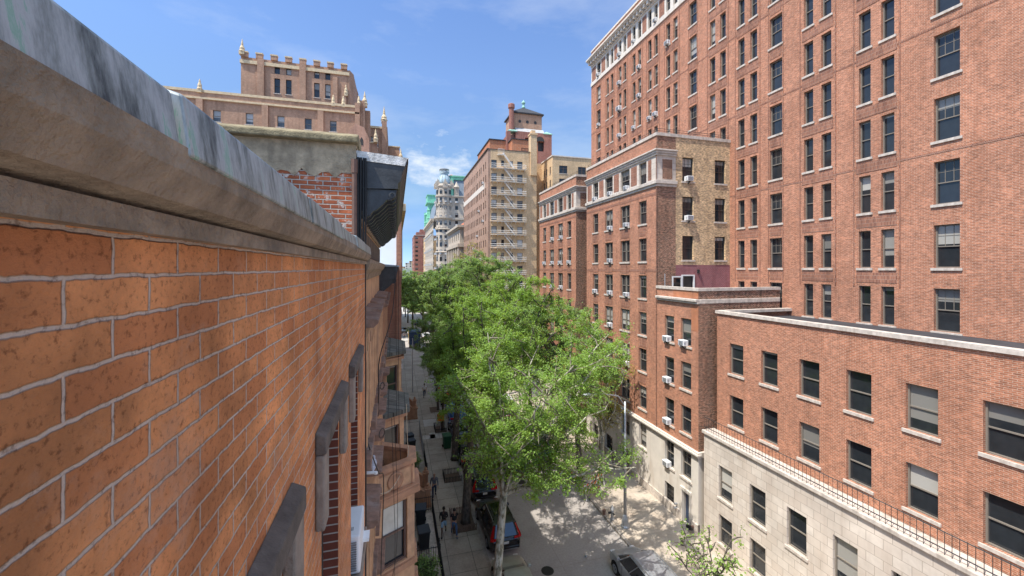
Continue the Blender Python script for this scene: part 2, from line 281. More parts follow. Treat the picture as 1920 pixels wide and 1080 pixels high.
# ------------------------------------------------------------------ mesh helpers
def wloc(o):
    v = Vector((0, 0, 0))
    while o is not None: v += o.location; o = o.parent
    return v
def finish(me, name, mats, parent, loc=None):
    o = bpy.data.objects.new(name, me); COL.objects.link(o)
    if mats is not None and not me.materials:
        for m in (mats if isinstance(mats, (list, tuple)) else [mats]): me.materials.append(M[m])
    if parent is not None: o.parent = parent
    return o
class MB:
    def __init__(s): s.v = []; s.f = []; s.mi = []; s.pc = []
    def face(s, pts, m=0):
        b = len(s.v); s.v += [tuple(p) for p in pts]; s.f.append(tuple(range(b, b + len(pts)))); s.mi.append(m); return s
    def box(s, x0, x1, y0, y1, z0, z1, m=0):
        b = len(s.v); s.pc.append((b, len(s.f)))
        s.v += [(x0, y0, z0), (x1, y0, z0), (x1, y1, z0), (x0, y1, z0), (x0, y0, z1), (x1, y0, z1), (x1, y1, z1), (x0, y1, z1)]
        for q in ((0, 3, 2, 1), (4, 5, 6, 7), (0, 1, 5, 4), (1, 2, 6, 5), (2, 3, 7, 6), (3, 0, 4, 7)): s.f.append(tuple(b + i for i in q)); s.mi.append(m)
        return s
    def prism(s, poly, vec, m=0, caps=True):
        n = len(poly); b = len(s.v); vec = Vector(vec); s.pc.append((b, len(s.f)))
        s.v += [tuple(Vector(p)) for p in poly] + [tuple(Vector(p) + vec) for p in poly]
        for i in range(n): j = (i + 1) % n; s.f.append((b + i, b + j, b + n + j, b + n + i)); s.mi.append(m)
        if caps: s.f.append(tuple(b + i for i in reversed(range(n)))); s.mi.append(m); s.f.append(tuple(b + n + i for i in range(n))); s.mi.append(m)
        return s
    def slab(s, poly, z0, z1, m=0): return s.prism([(x, y, z0) for x, y in poly], (0, 0, z1 - z0), m)
    def tube(s, pts, r, n=6, m=0, cap=True):
        pts = [Vector(p) for p in pts]; k = len(pts)
        rr = r if isinstance(r, (list, tuple)) else [r] * k
        b = len(s.v); up = None
        for i, p in enumerate(pts):
            d = (pts[min(i + 1, k - 1)] - pts[max(i - 1, 0)]); d = d.normalized() if d.length > 1e-9 else Vector((0, 0, 1))
            if up is None: up = Vector((1, 0, 0)) if abs(d.x) < .8 else Vector((0, 1, 0))
            a = (up - d * up.dot(d)); a = a.normalized() if a.length > 1e-6 else d.orthogonal().normalized(); up = a; c = d.cross(a)
            for j in range(n):
                t = 2 * math.pi * j / n; s.v.append(tuple(p + (a * math.cos(t) + c * math.sin(t)) * rr[i]))
        for i in range(k - 1):
            for j in range(n):
                s.f.append((b + i * n + j, b + i * n + (j + 1) % n, b + (i + 1) * n + (j + 1) % n, b + (i + 1) * n + j)); s.mi.append(m)
        if cap: s.f.append(tuple(b + j for j in reversed(range(n)))); s.mi.append(m); s.f.append(tuple(b + (k - 1) * n + j for j in range(n))); s.mi.append(m)
        return s
    def lathe(s, prof, c, n=16, m=0, a0=0, sx=1, sy=1):
        b = len(s.v)
        for r, z in prof:
            for j in range(n): t = a0 + 2 * math.pi * j / n; s.v.append((c[0] + r * sx * math.cos(t), c[1] + r * sy * math.sin(t), c[2] + z))
        for i in range(len(prof) - 1):
            for j in range(n): s.f.append((b + i * n + j, b + i * n + (j + 1) % n, b + (i + 1) * n + (j + 1) % n, b + (i + 1) * n + j)); s.mi.append(m)
        s.f.append(tuple(b + j for j in reversed(range(n)))); s.mi.append(m); e = b + (len(prof) - 1) * n; s.f.append(tuple(e + j for j in range(n))); s.mi.append(m)
        return s
    def xf(s, start, mat):
        for i in range(start, len(s.v)): s.v[i] = tuple(mat @ Vector(s.v[i]))
        return s
    def mesh(s, name, off=(0, 0, 0), smooth=False):
        V = np.array(s.v, dtype=np.float64).reshape(-1, 3); off = np.array(off)
        me = bpy.data.meshes.new(name); me.from_pydata((V - off).tolist(), [], s.f)
        if len(set(s.mi)) > 1 or (s.mi and s.mi[0]): me.polygons.foreach_set('material_index', s.mi)
        if smooth: me.polygons.foreach_set('use_smooth', [True] * len(s.f))
        uvl = me.uv_layers.new(name='UVMap'); uv = []
        for f in s.f:
            p = V[list(f)]; nn = np.zeros(3)
            for i in range(len(f)):
                a = p[i]; c = p[(i + 1) % len(f)]; nn += ((a[1] - c[1]) * (a[2] + c[2]), (a[2] - c[2]) * (a[0] + c[0]), (a[0] - c[0]) * (a[1] + c[1]))
            l = np.linalg.norm(nn) or 1; nn = nn / l
            if abs(nn[2]) > .75: uv += [c for q in p for c in (q[0], q[1])]
            else:
                t = np.array((-nn[1], nn[0])); t = t / (np.linalg.norm(t) or 1); uv += [c for q in p for c in (q[0] * t[0] + q[1] * t[1], q[2])]
        uvl.data.foreach_set('uv', uv); me.update(); return me
    def build(s, name, mats, parent=None, smooth=False, bevel=0, seg=2):
        me = s.mesh(name, wloc(parent) if parent is not None else (0, 0, 0), smooth)
        o = finish(me, name, mats, parent)
        if bevel:
            b = o.modifiers.new('bevel', 'BEVEL'); b.width = bevel; b.segments = seg; b.limit_method = 'ANGLE'; b.angle_limit = R(35)
        return o
def build_each(mb, name, mats, parent, bevel=0, per=1):
    """every piece added to mb becomes a part of its own"""
    pc = mb.pc[::per] + [(len(mb.v), len(mb.f))]
    for (v0, f0), (v1, f1) in zip(pc, pc[1:]):
        q = MB(); q.v = mb.v[v0:v1]; q.f = [tuple(i - v0 for i in f) for f in mb.f[f0:f1]]; q.mi = mb.mi[f0:f1]
        if len(set(q.mi)) == 1 and isinstance(mats, (list, tuple)): mm = mats[q.mi[0]]; q.mi = [0] * len(q.mi)
        else: mm = mats
        q.build(name, mm, parent, bevel=bevel)
def tag(o, label=None, cat=None, group=None, kind=None):
    if label: o['label'] = label
    if cat: o['category'] = cat
    if group: o['group'] = group
    if kind: o['kind'] = kind
    return o
def thing(name, label, cat, loc=(0, 0, 0), group=None, rz=0):
    o = bpy.data.objects.new(name, None); COL.objects.link(o); o.location = loc; o.rotation_euler.z = rz; o.empty_display_size = .1
    return tag(o, label, cat, group)
def copy_tree(o, parent=None):
    c = o.copy(); COL.objects.link(c); c.parent = parent
    for ch in list(o.children): copy_tree(ch, c)
    return c

# ------------------------------------------------------------------ walls with real openings, windows as parts
def uvec(th): return math.cos(th), math.sin(th)
def W(O, th, u, z, dep=0): c, s = uvec(th); return (O[0] + u * c - dep * s, O[1] + u * s + dep * c, z)
def facade(mb, O, th, u0, u1, z0, z1, ops=(), depth=.2, m=0, mj=None):
    mj = m if mj is None else mj
    us = sorted({u0, u1} | {round(o[0] - o[1] / 2, 4) for o in ops} | {round(o[0] + o[1] / 2, 4) for o in ops})
    zs = sorted({z0, z1} | {round(o[2], 4) for o in ops} | {round(o[2] + o[3], 4) for o in ops})
    us = [u for u in us if u0 - 1e-6 <= u <= u1 + 1e-6]; zs = [z for z in zs if z0 - 1e-6 <= z <= z1 + 1e-6]
    for i in range(len(us) - 1):
        run = None
        for j in range(len(zs) - 1):
            uc, zc = (us[i] + us[i + 1]) / 2, (zs[j] + zs[j + 1]) / 2
            hole = any(abs(uc - o[0]) < o[1] / 2 and o[2] < zc < o[2] + o[3] for o in ops)
            if not hole and run is None: run = zs[j]
            if (hole or j == len(zs) - 2) and run is not None:
                top = zs[j] if hole else zs[j + 1]
                mb.face([W(O, th, us[i], run), W(O, th, us[i + 1], run), W(O, th, us[i + 1], top), W(O, th, us[i], top)], m); run = None
    for o in ops:
        a, b, c, d = o[0] - o[1] / 2, o[0] + o[1] / 2, o[2], o[2] + o[3]
        for p, q in (((a, c), (a, d)), ((b, d), (b, c)), ((a, d), (b, d)), ((b, c), (a, c))):
            mb.face([W(O, th, p[0], p[1]), W(O, th, p[0], p[1], depth), W(O, th, q[0], q[1], depth), W(O, th, q[0], q[1])], mj)
def strip(mb, O, th, u0, u1, z0, z1, out, back=0, m=0):
    """a box standing proud of a wall by out"""
    p = [W(O, th, u0, z0, -out), W(O, th, u1, z0, -out), W(O, th, u1, z0, back), W(O, th, u0, z0, back)]
    mb.prism(p, (0, 0, z1 - z0), m)
_wt = {}
def window_meshes(w, h, style, depth):
    key = (round(w, 2), round(h, 2), style, depth)
    if key in _wt: return _wt[key]
    f = MB(); g = MB(); s = MB(); y0 = depth - .07; y1 = depth + .02; b = .055; a = w / 2; gr = style.split('_')[0]
    f.box(-a, -a + b, y0, y1, 0, h).box(a - b, a, y0, y1, 0, h).box(-a + b, a - b, y0, y1, 0, b).box(-a + b, a - b, y0, y1, h - b, h)
    if gr in ('hung', 'six', 'pair', 'arch'): f.box(-a + b, a - b, y0 + .02, y1 + .01, h * .5 - .025, h * .5 + .025)
    if gr == 'pair': f.box(-.07, .07, y0 - .02, y1, b, h * .5 - .025).box(-.07, .07, y0 - .02, y1, h * .5 + .025, h - b)
    if gr in ('six', 'pair'):
        cols = [-a / 3, a / 3] if gr == 'six' else [-a / 2, a / 2]
        for x in cols: f.box(x - .011, x + .011, depth - .01, depth + .015, h * .5 + .025, h - b)
        if gr == 'six': f.box(-a + b, a - b, depth - .008, depth + .012, h * .75 - .01, h * .75 + .01)
    if gr == 'case':
        f.box(-.03, .03, y0, y1, b, h - b); f.box(-a + b, -.03, y0 + .02, y1, h * .66 - .02, h * .66 + .02).box(.03, a - b, y0 + .02, y1, h * .66 - .02, h * .66 + .02)
    if gr == 'grid':
        for k in range(1, 4): x = -a + w * k / 4; f.box(x - .015, x + .015, y0 - .03, y0 - .005, b, h - b)
        for k in range(1, 6): z = h * k / 6; f.box(-a + b, a - b, y0 - .05, y0 - .031, z - .012, z + .012)
    g.face([(-a + .02, depth + .005, .02), (a - .02, depth + .005, .02), (a - .02, depth + .005, h - .02), (-a + .02, depth + .005, h - .02)])
    s.box(-a - .1, a + .1, -.07, depth - .08, -.13, -.003)
    mats = {'t': 'frame_taupe', 'd': 'frame_dark', 'w': 'frame_white', 'b': 'frame_brown'}[style.split('_')[1]]
    out = []
    for nm, q, mt in (('window', f, mats), ('pane', g, 'glass_pale' if style.endswith('_p') else 'glass'), ('sill', s, 'trim_stone')):
        me = q.mesh(nm); me.materials.append(M[mt]); out.append(me)
    _wt[key] = out; return out
_pend = {}
def put_windows(bld, O, th, ops, style='six_t', depth=.2, sill=True, sub=True):
    L = _pend.setdefault(bld.name, [])
    for o in ops: p = W(O, th, o[0], o[2]); L.append((p, th, o[1], o[3], style, depth, sill, sub))
def flush_windows(bld, limit=97):
    L = _pend.pop(bld.name, []); cp = Vector((0, 0, 17))
    # in-view first, nearest first
    def key(e):
        p = Vector(e[0]); r = p.x / max(p.y, .01); u = (r * .9617 - .2741) / (.9617 + r * .2741); vis = -.5 < u < .5 and p.y > 0
        return (not vis, (p - cp).length)
    L.sort(key=key); base = wloc(bld)
    for i, (p, th, w, h, style, depth, sill, sub) in enumerate(L[:limit]):
        ms = window_meshes(w, h, style, depth)
        o = bpy.data.objects.new('window', ms[0]); COL.objects.link(o); o.parent = bld; o.location = Vector(p) - base; o.rotation_euler.z = th
        q = bpy.data.objects.new('pane', ms[1]); COL.objects.link(q); q.parent = o
        if sill: q = bpy.data.objects.new('sill', ms[2]); COL.objects.link(q); q.parent = o
    rest = L[limit:]
    if rest:
        mb = MB()
        for p, th, w, h, style, depth, sill, sub in rest:
            ms = window_meshes(w, h, style, depth); T = Matrix.Translation(p) @ Matrix.Rotation(th, 4, 'Z')
            for k, me in enumerate(ms[:3 if sill else 2]):
                b = len(mb.v); mb.v += [tuple(T @ v.co) for v in me.vertices]
                for f in me.polygons: mb.f.append(tuple(b + i for i in f.vertices)); mb.mi.append(k)
        mb.build('window', [window_meshes(1, 1, style, .2)[0].materials[0].name, 'glass', 'trim_stone'], bld)['kind'] = 'stuff'
# window air conditioners: things of their own, sitting on a sill
def make_ac():
    r = thing('air_conditioner', '', 'air conditioner', group='window air conditioners')
    MB().box(-.27, .27, -.27, .12, 0, .37).build('casing', 'ac_white', r, bevel=.02)
    g = MB()
    for k in range(8): g.box(-.21, .21, -.282, -.262, .04 + k * .038, .058 + k * .038)
    g.build('grille', 'ac_grille', r); s = MB()
    for x in (-.274, .262):
        for k in range(4): s.box(x, x + .012, -.24, -.08, .08 + k * .05, .10 + k * .05)
    s.build('side_vent', 'ac_grille', r); MB().prism([(-.02, .05, -.25), (-.02, -.28, -.01), (-.02, .05, -.01)], (.04, 0, 0)).build('bracket', 'iron', r)
    return r
_ac = [None]
def put_ac(O, th, u, z, label="", dx=0, sc=1):
    if _ac[0] is None: o = _ac[0] = make_ac()
    else: o = copy_tree(_ac[0])
    o.location = W(O, th, u + dx, z + .008, -.02); o.rotation_euler.z = th; o.scale = (sc,) * 3; o['label'] = label
    return o
ORD = ['first', 'second', 'third', 'fourth', 'fifth', 'sixth', 'seventh', 'eighth', 'ninth', 'tenth']
# ------------------------------------------------------------------ ground, road, pavements
def flat(name, x0, x1, y0, y1, z, mat, z0=None):
    mb = MB()
    if z0 is None: mb.face([(x0, y0, z), (x1, y0, z), (x1, y1, z), (x0, y1, z)])
    else: mb.box(x0, x1, y0, y1, z0, z)
    return tag(mb.build(name, mat), kind='structure')
flat('ground', -1500, 1500, -200, 3000, -.25, 'ground')
flat('road', 5.2, 13.65, -40, 420, 0, 'asphalt', -.2)
pm = MB(); rp = random.Random(5)
for x0, y0, w, l in ((7.6, 43, 1.4, 6), (10.8, 56, .9, 3.5)): pm.face([(x0, y0, .004), (x0 + w, y0, .004), (x0 + w, y0 + l, .004), (x0, y0 + l, .004)])
tag(pm.build('road_patch', 'asphalt_patch'), kind='structure')
flat('kerb', 5.02, 5.2, -40, 86, .15, 'kerb_stone', -.2)
flat('kerb', 13.65, 13.83, -40, 420, .15, 'kerb_stone', -.2)
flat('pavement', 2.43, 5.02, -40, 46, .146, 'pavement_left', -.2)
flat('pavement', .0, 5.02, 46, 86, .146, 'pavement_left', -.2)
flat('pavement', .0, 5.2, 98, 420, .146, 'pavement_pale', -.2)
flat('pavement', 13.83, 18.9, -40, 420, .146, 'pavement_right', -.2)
flat('areaway_floor', -1, 2.43, -10, 46, .10, 'pavement_left', -.2)
for i_, (x_, y_) in enumerate(((9.6, 31.0), (8.2, 21.5))):
    tag(MB().lathe([(.36, .0), (.36, .006)], (x_, y_, 0), 18).build('manhole_cover', 'iron'), ['round iron manhole cover in the sunlit part of the road', 'round iron manhole cover in the shaded lane near the saloon'][i_], 'manhole cover')
flat('cross_street', -120, 5.2, 86, 98, .0, 'asphalt', -.2)
for x0, y0, x1, y1 in ((2.9, 44.3, 4.3, 46.3), (3.3, 40.9, 4.9, 42.4), (2.6, 41, 3.8, 42)):
    flat('pavement_repair', x0, x1, y0, y1, .150, 'pavement_pale')

# ------------------------------------------------------------------ right: brick apartment house with two street wings and a tower block
WX = 18.4
def wing(name, label, Y0, low=False, nrm=True):
    """one street wing; Y0 = its near end. 11.4 m wide"""
    Y1 = Y0 + 11.4; b = thing(name, label, 'building', (WX, Y0, 0))
    O = (WX, 0); th = R(-90)
    cols = [(Y0 + 1.76, 1.0), (Y0 + 4.28, 1.38), (Y0 + 6.98, 1.36), (Y0 + 9.5, 1.03)]
    tops = [22.2, 19.3, 16.45, 13.6, 10.77, 7.88]
    ops = []; stone_ops = []; base_ops = []
    for y, w in cols:
        for t in tops: ops.append((-y, w, t - 1.78, 1.78))
        stone_ops.append((-y, w, 23.47, 1.7)); base_ops.append((-y, w, 3.1, 1.83))
        if not (low and y < Y0 + 3): base_ops.append((-y, w * .95, .4, 1.65))
    mb = MB()
    facade(mb, O, th, -Y1, -Y0, 5.35, 23.05, ops)
    facade(mb, O, th, -Y1, -Y0, 25.7, 26.75, ())
    # near side wall: a strip of face brick, then common brick
    S = (0, Y0)
    facade(mb, S, 0, WX, 20.05, 0 if not low else 14.9, 23.05, (), m=1); facade(mb, S, 0, WX, 20.05, 25.7, 26.75, (), m=1)
    facade(mb, (0, Y1), 0, WX, 25, 0, 26.75, ())
    xs = [21.13 + 2.95 * k for k in range(2)]
    side_ops = [(x, 1.0, t - 1.8, 1.8) for x in xs for t in (25.32, 22.38, 19.43)] + ([(22.9 - 1.77 + 0, 1.0, 14.95, 1.55)] if low else [])
    tw = MB(); facade(tw, S, 0, 20.05, 25.0, 17.25, 26.75, [o for o in side_ops if o[2] > 17]); tw.build('side_wall', 'brick_tan', b)
    bw = MB(); facade(bw, S, 0, 20.05, 25.0, 14.9 if low else 0, 17.25, [o for o in side_ops if o[2] < 17]); bw.build('painted_wall', 'brick_burgundy' if low else 'brick_tan', b)
    mb.build('wall', ['brick_right', 'brick_side'], b)
    put_windows(b, O, th, [o for o in ops if o[1] < 1.2], 'six_t'); put_windows(b, O, th, [o for o in ops if o[1] > 1.2], 'pair_t')
    put_windows(b, S, 0, [o for o in side_ops if o[2] > 17], 'six_d')
    # stone storey
    st = MB(); facade(st, O, th, -Y1, -Y0, 23.45, 25.3, stone_ops); facade(st, S, 0, WX, 20.05, 23.45, 25.3, ())
    put_windows(b, O, th, stone_ops, 'six_t', sill=False)
    st.build('stone_storey', 'terracotta', b)
    pn = MB(); ys = [Y0] + [y for y, w in cols] + [Y1]
    ed = [Y0] + [e for y, w in cols for e in (y - w / 2, y + w / 2)] + [Y1]
    for k in range(0, 10, 2):
        a, c = ed[k], ed[k + 1]; d = .62 if k == 0 else .28
        if c - a > .9: strip(pn, O, th, -(c - .24), -(a + d), 23.62, 25.12, .025)
        else: strip(pn, O, th, -(c - .2), -(a + .2), 23.62, 25.12, .025)
    strip(pn, S, 0, WX + .5, 20.05 - .32, 23.6, 25.05, .025, m=1)
    build_each(pn, 'brick_panel', ['brick_panel', 'brick_side'], b)
    def course(mb, z0, z1, out, x_end=20.05):
        mb.slab([(WX - out, Y1), (WX - out, Y0 - out), (x_end + .03, Y0 - out), (x_end + .03, Y0 + .1), (WX + .1, Y0 + .1), (WX + .1, Y1)], z0, z1)
    cr = MB(); course(cr, 25.3, 25.45, .10); course(cr, 25.45, 25.62, .17); course(cr, 25.62, 25.74, .26)
    course(cr, 23.02, 23.2, .10); course(cr, 23.2, 23.47, .2)
    cr.build('cornice', 'trim_stone', b, bevel=.03)
    cp = MB(); cp.slab([(WX - .07, Y1), (WX - .07, Y0 - .07), (25, Y0 - .07), (25, Y0 + .35), (WX + .35, Y0 + .35), (WX + .35, Y1)], 26.75, 26.98); cp.build('coping', 'trim_stone', b)
    MB().box(WX + .3, 25, Y0 + .3, Y1, 25.9, 26).build('roof', 'roof_grey', b)
    rl = MB()
    for p0, p1 in (((WX + .2, Y1), (WX + .2, Y0 + .15)), ((WX + .2, Y0 + .15), (25, Y0 + .15))):
        n = 7
        for z in (27.18, 27.34): rl.tube([(p0[0], p0[1], z), (p1[0], p1[1], z)], .016, 4)
        for k in range(n + 1): x = p0[0] + (p1[0] - p0[0]) * k / n; y = p0[1] + (p1[1] - p0[1]) * k / n; rl.tube([(x, y, 26.95), (x, y, 27.36)], .016, 4)
    rl.build('railing', 'iron', b)
    # brick relief: pier lines, spandrel panels, soldier courses
    rf = MB()
    for y, w in cols:
        for t in tops[:-1]: strip(rf, O, th, -(y + w / 2 - .1), -(y - w / 2 + .1), t - 1.78 - .92, t - 1.78 - .25, .02)
    for z in (22.42, 16.72): strip(rf, O, th, -Y1 + .02, -Y0 - .0 + 0, z, z + .2, .012)
    build_each(rf, 'spandrel_panel', 'brick_panel', b)
    pl = MB()
    for y, w in cols:
        for s in (-1, 1): strip(pl, O, th, -(y + s * (w / 2 + .03)) - .012, -(y + s * (w / 2 + .03)) + .012, 5.6, 22.3, .012)
    # pilaster edges follow the window bays
    pl.build('pier_edge', 'brick_side', b)['kind'] = 'stuff'
    # stone base
    if low: Yb = Y0 - 4.3
    else: Yb = Y0
    bs = MB()
    if low:
        base_ops += [(-(Y0 - 1.45), 1.0, 3.12, 1.83), (-(Y0 - 3.15), 1.0, 3.12, 1.83), (-(Y0 - 1.45), 1.0, .33, 1.6), (-(Y0 - 3.2), .62, .15, 2.0)]
    facade(bs, O, th, -Y1, -Yb, 0, 5.0, base_ops, depth=.28)
    facade(bs, (0, Yb), 0, WX, 25, 0, 5.0, ()) if low else None
    bs.build('stone_base', 'limestone', b)
    bc = MB(); bc.box(WX - .12, WX + .1, Yb - .1, Y1, 4.98, 5.14).box(WX - .24, WX + .1, Yb - .2, Y1, 5.14, 5.28).box(WX - .17, WX + .1, Yb - .15, Y1, 5.28, 5.38)
    if low: bc.box(WX + .1, 25, Yb - .15, Yb + .1, 5.0, 5.38)
    bc.build('base_cornice', 'limestone', b, bevel=.03)
    pt = MB(); ey = Yb + (1.45 if low else 0)
    pt.box(WX - .08, WX + .1, ey, Y1, .14, .75); 
    if low: pt.box(WX - .08, WX + .1, Yb, Yb + .55, .14, .75)
    pt.build('plinth', 'trim_stone', b)
    put_windows(b, O, th, [o for o in base_ops if o[2] > 3], 'six_t', .26)
    put_windows(b, O, th, [o for o in base_ops if o[2] < 3 and o[1] > .8], 'grid_d', .26, sill=False)
    if low:
        Yn = Y0 - 4.3
        lops = [(-(Y0 - 1.45), 1.0, t - 1.8, 1.8) for t in (13.68, 10.8, 7.9)] + [(-(Y0 - 3.15), 1.0, t - 1.8, 1.8) for t in (13.68, 10.8, 7.9)]
        lo = MB(); facade(lo, O, th, -Y0, -Yn, 5.38, 15.55, lops)
        facade(lo, (0, Yn), 0, WX, 25, 5.38, 15.55, (), m=1); lo.build('low_wing_wall', ['brick_right', 'brick_side'], b)
        put_windows(b, O, th, lops, 'hung_t')
        pa = MB(); strip(pa, O, th, -(Yn + 2.4), -Yn, 15.06, 15.54, .012); strip(pa, O, th, -(Yn + .62), -(Yn), 13.0, 14.6, .012); pa.build('new_brick_patch', 'brick_orange_patch', b)
        lc = MB(); lc.box(WX - .12, WX + .1, Yn - .03, Y0 - .14, 14.72, 14.86).box(WX - .24, WX + .1, Yn - .03, Y0 - .14, 14.86, 15.03)
        lc.box(WX + .1, 25, Yn - .03, Yn + .1, 14.74, 15.03); lc.build('low_wing_cornice', 'trim_stone', b, bevel=.03)
        MB().slab([(WX - .07, Y0), (WX - .07, Yn - .06), (25, Yn - .06), (25, Yn + .3), (WX + .3, Yn + .3), (WX + .3, Y0)], 15.55, 15.74).build('low_wing_coping', 'trim_stone', b)
        MB().box(WX + .3, 25, Yn + .3, Y0, 14.8, 14.9).build('terrace', 'roof_grey', b)
        # terrace door: white frame, one leaf open
        dr = MB(); x0, x1 = 20.63, 21.63
        for q in ((x0 - .08, x0 + .03, 14.95, 16.52), (x1 - .03, x1 + .08, 14.95, 16.52), (x0 + .03, x1 - .03, 16.42, 16.52)): dr.box(q[0], q[1], Y0 - .05, Y0 + .05, q[2], q[3])
        d = dr.build('terrace_door', 'frame_white', b)
        lf = MB()
        for q in ((x0 - .98, x0 - .88, 14.95, 16.42), (x0 - .22, x0 - .1, 14.95, 16.42), (x0 - .88, x0 - .22, 14.95, 15.05), (x0 - .88, x0 - .22, 16.32, 16.42)): lf.box(q[0], q[1], Y0 - .13, Y0 - .08, q[2], q[3])
        lf.build('door_leaf', 'frame_white', d)
        MB().face([(x0 - .88, Y0 - .1, 15.05), (x0 - .22, Y0 - .1, 15.05), (x0 - .22, Y0 - .1, 16.32), (x0 - .88, Y0 - .1, 16.32)]).build('door_glass', 'car_glass', d)
        MB().box(x0, x1, Y0 + .15, Y0 + .2, 14.9, 16.5).build('dark_room', 'frame_dark', d)
        MB().box(21.95, 22.1, Y0 - .12, Y0 - .0, 16.62, 16.9).prism([(21.97, Y0 - .02, 16.9), (21.97, Y0 - .2, 16.66), (21.97, Y0 - .02, 16.62)], (.11, 0, 0)).build('wall_lamp', 'iron', b)
        MB().tube([(19.0, Y0 - .15, 15.7), (19.0, Y0 - .15, 16.6)], .035, 6).build('vent_pipe', 'galv', b)
        ent = MB(); ent.box(WX + .2, WX + .25, Yn + .8, Yn + 1.4, .15, 2.15); ent.build('service_door', 'car_navy', b)
        ss = MB(); ss.box(WX - .09, WX + .02, Yn + .62, Yn + .76, .15, 2.28).box(WX - .09, WX + .02, Yn + 1.43, Yn + 1.57, .15, 2.28).box(WX - .12, WX + .02, Yn + .58, Yn + 1.62, 2.28, 2.48); ss.build('door_surround', 'limestone', b)
        MB().tube([(WX + .06 - .1, Y0 - .02, 5.4), (WX - .04, Y0 - .02, 26)], .03, 5).build('downpipe', 'brick_side', b)
    flush_windows(b)
    return b
W2Y, W3Y = 25.88, 39.79
wing('apartment_wing', 'near red brick apartment wing with white stone top storey, tan side wall and burgundy terrace', W2Y, True)
wing('apartment_wing', 'farther red brick apartment wing with matching white stone top storey beside the beige building', W3Y)
# air conditioners of the wings
def wing_ac(Y0, which, lab):
    cols = {1: 1.76, 2: 4.28, 3: 6.98, 4: 9.5}; zs = [23.47, 20.42, 17.52, 14.67, 11.82, 8.99, 6.1]
    for c, r in which:
        dx = {1: 0, 2: -.33, 3: -.33, 4: 0}[c] if (c, r) != (2, 2) else .0
        put_ac((WX, 0), R(-90), -(Y0 + cols[c]), zs[r], sc=.88, label= 'air conditioner in %s, window %s from near corner, %s row down' % (lab, ORD[c - 1], ORD[r]), dx=-dx if c in (2, 3) else 0)
wing_ac(W2Y, [(2, 0), (3, 0), (4, 0), (2, 1), (3, 1), (3, 2), (4, 3), (3, 3), (2, 3), (3, 4), (2, 5)], 'the near red wing')
wing_ac(W3Y, [(1, 2), (2, 2), (3, 2), (4, 2), (2, 1), (3, 1), (2, 3), (3, 3)], 'the farther red wing')
for x, z, t in ((21.13, 23.52, 'white air conditioner in the top window of the tan brick side wall'), (21.13, 20.58, 'white air conditioner in the second window down the tan brick side wall')): put_ac((0, W2Y), 0, x, z, t)
for y, z, t in ((W2Y - 1.45, 11.88, 'white air conditioner in the upper left window of the low wing under the terrace'), (W2Y - 3.15, 11.88, 'white air conditioner in the upper right window of the low wing under the terrace'), (W2Y - 1.45, 9.0, 'white air conditioner on a stained sill in the middle left window of the low wing'), (W2Y - 1.45, 6.1, 'white air conditioner in the left brick window just over the stone base'), (W2Y - 1.45, 3.12, 'dull air conditioner in a window of the stone base behind yellow twigs')):
    put_ac((WX, 0), R(-90), -y, z, t, dx=-.15)
# tower block
TX = 25.0
tb = thing('apartment_tower', 'tall red brick apartment tower with modillioned white cornice above the two wings', 'building', (TX, 49.27, 0))
tcols = [(47.23, 1.0), (44.95, .6), (43.87, .6), (42.07, .62), (41.03, .6), (39.18, .6), (38.14, .6), (36.3, .6), (35.27, .58), (33.37, .6), (32.32, .6), (30.0, .95),
         (27.7, .6), (26.6, .6), (24.8, .6), (23.7, .6), (21.9, .95), (19.6, .6), (18.5, .6), (16.4, .6), (15.3, .6), (12.9, .95)]
ttops = [40.35 - 3.04 * k for k in range(9)]
tops_ = [(-y, w, t - 2.05, 2.05) for y, w in tcols for t in ttops if not (t < 27.5 and y > 26)]
mb = MB(); O = (TX, 0); th = R(-90); YE = 4.0
facade(mb, O, th, -49.27, -YE, 13, 41.05, tops_); facade(mb, O, th, -49.27, -YE, 44.5, 45.6, ()); facade(mb, (0, 49.27), 0, TX, TX + 16, 0, 45.6, ())
mb.face([(TX + 16, YE, 0), (TX + 16, 49.27, 0), (TX + 16, 49.27, 45.6), (TX + 16, YE, 45.6)]); mb.face([(TX, YE, 0), (TX + 16, YE, 0), (TX + 16, YE, 45.6), (TX, YE, 45.6)])
mb.build('wall', 'brick_right', tb)
sops = [(-y, w, 41.6, 1.8) for y, w in tcols]; st = MB(); facade(st, O, th, -49.27, -YE, 41.05, 44.2, sops); st.build('stone_storey', 'limestone', tb)
pn = MB(); ye = [49.27] + [e for y, w in tcols for e in (y + w / 2, y - w / 2)] + [YE]
for k in range(0, len(ye), 2):
    a, c = ye[k], ye[k + 1]
    if a - c > .95: strip(pn, O, th, -a + .26, -c - .26, 41.65, 43.35, .025)
build_each(pn, 'brick_panel', 'brick_panel', tb)
cr = MB(); strip(cr, O, th, -49.27, -YE, 41.05, 41.5, .1); strip(cr, O, th, -49.27, -YE, 43.65, 43.8, .12); strip(cr, O, th, -49.4, -YE, 44.2, 44.32, .62); strip(cr, O, th, -49.4, -YE, 44.32, 44.5, .75)
strip(cr, O, th, -49.3, -YE, 45.6, 45.8, .08, .3)
cr.build('cornice', 'limestone', tb)
mo = MB(); y = 49.2
while y > YE: strip(mo, O, th, -y, -y + .26, 43.8, 44.2, .5); y -= .62
build_each(mo, 'modillion', 'limestone', tb)
rf = MB()
gr = [(47.23, 47.23), (44.95, 43.87), (42.07, 41.03), (39.18, 38.14), (36.3, 35.27), (33.37, 32.32), (30.0, 30.0), (27.7, 26.6), (24.8, 23.7), (21.9, 21.9), (19.6, 18.5), (16.4, 15.3)]
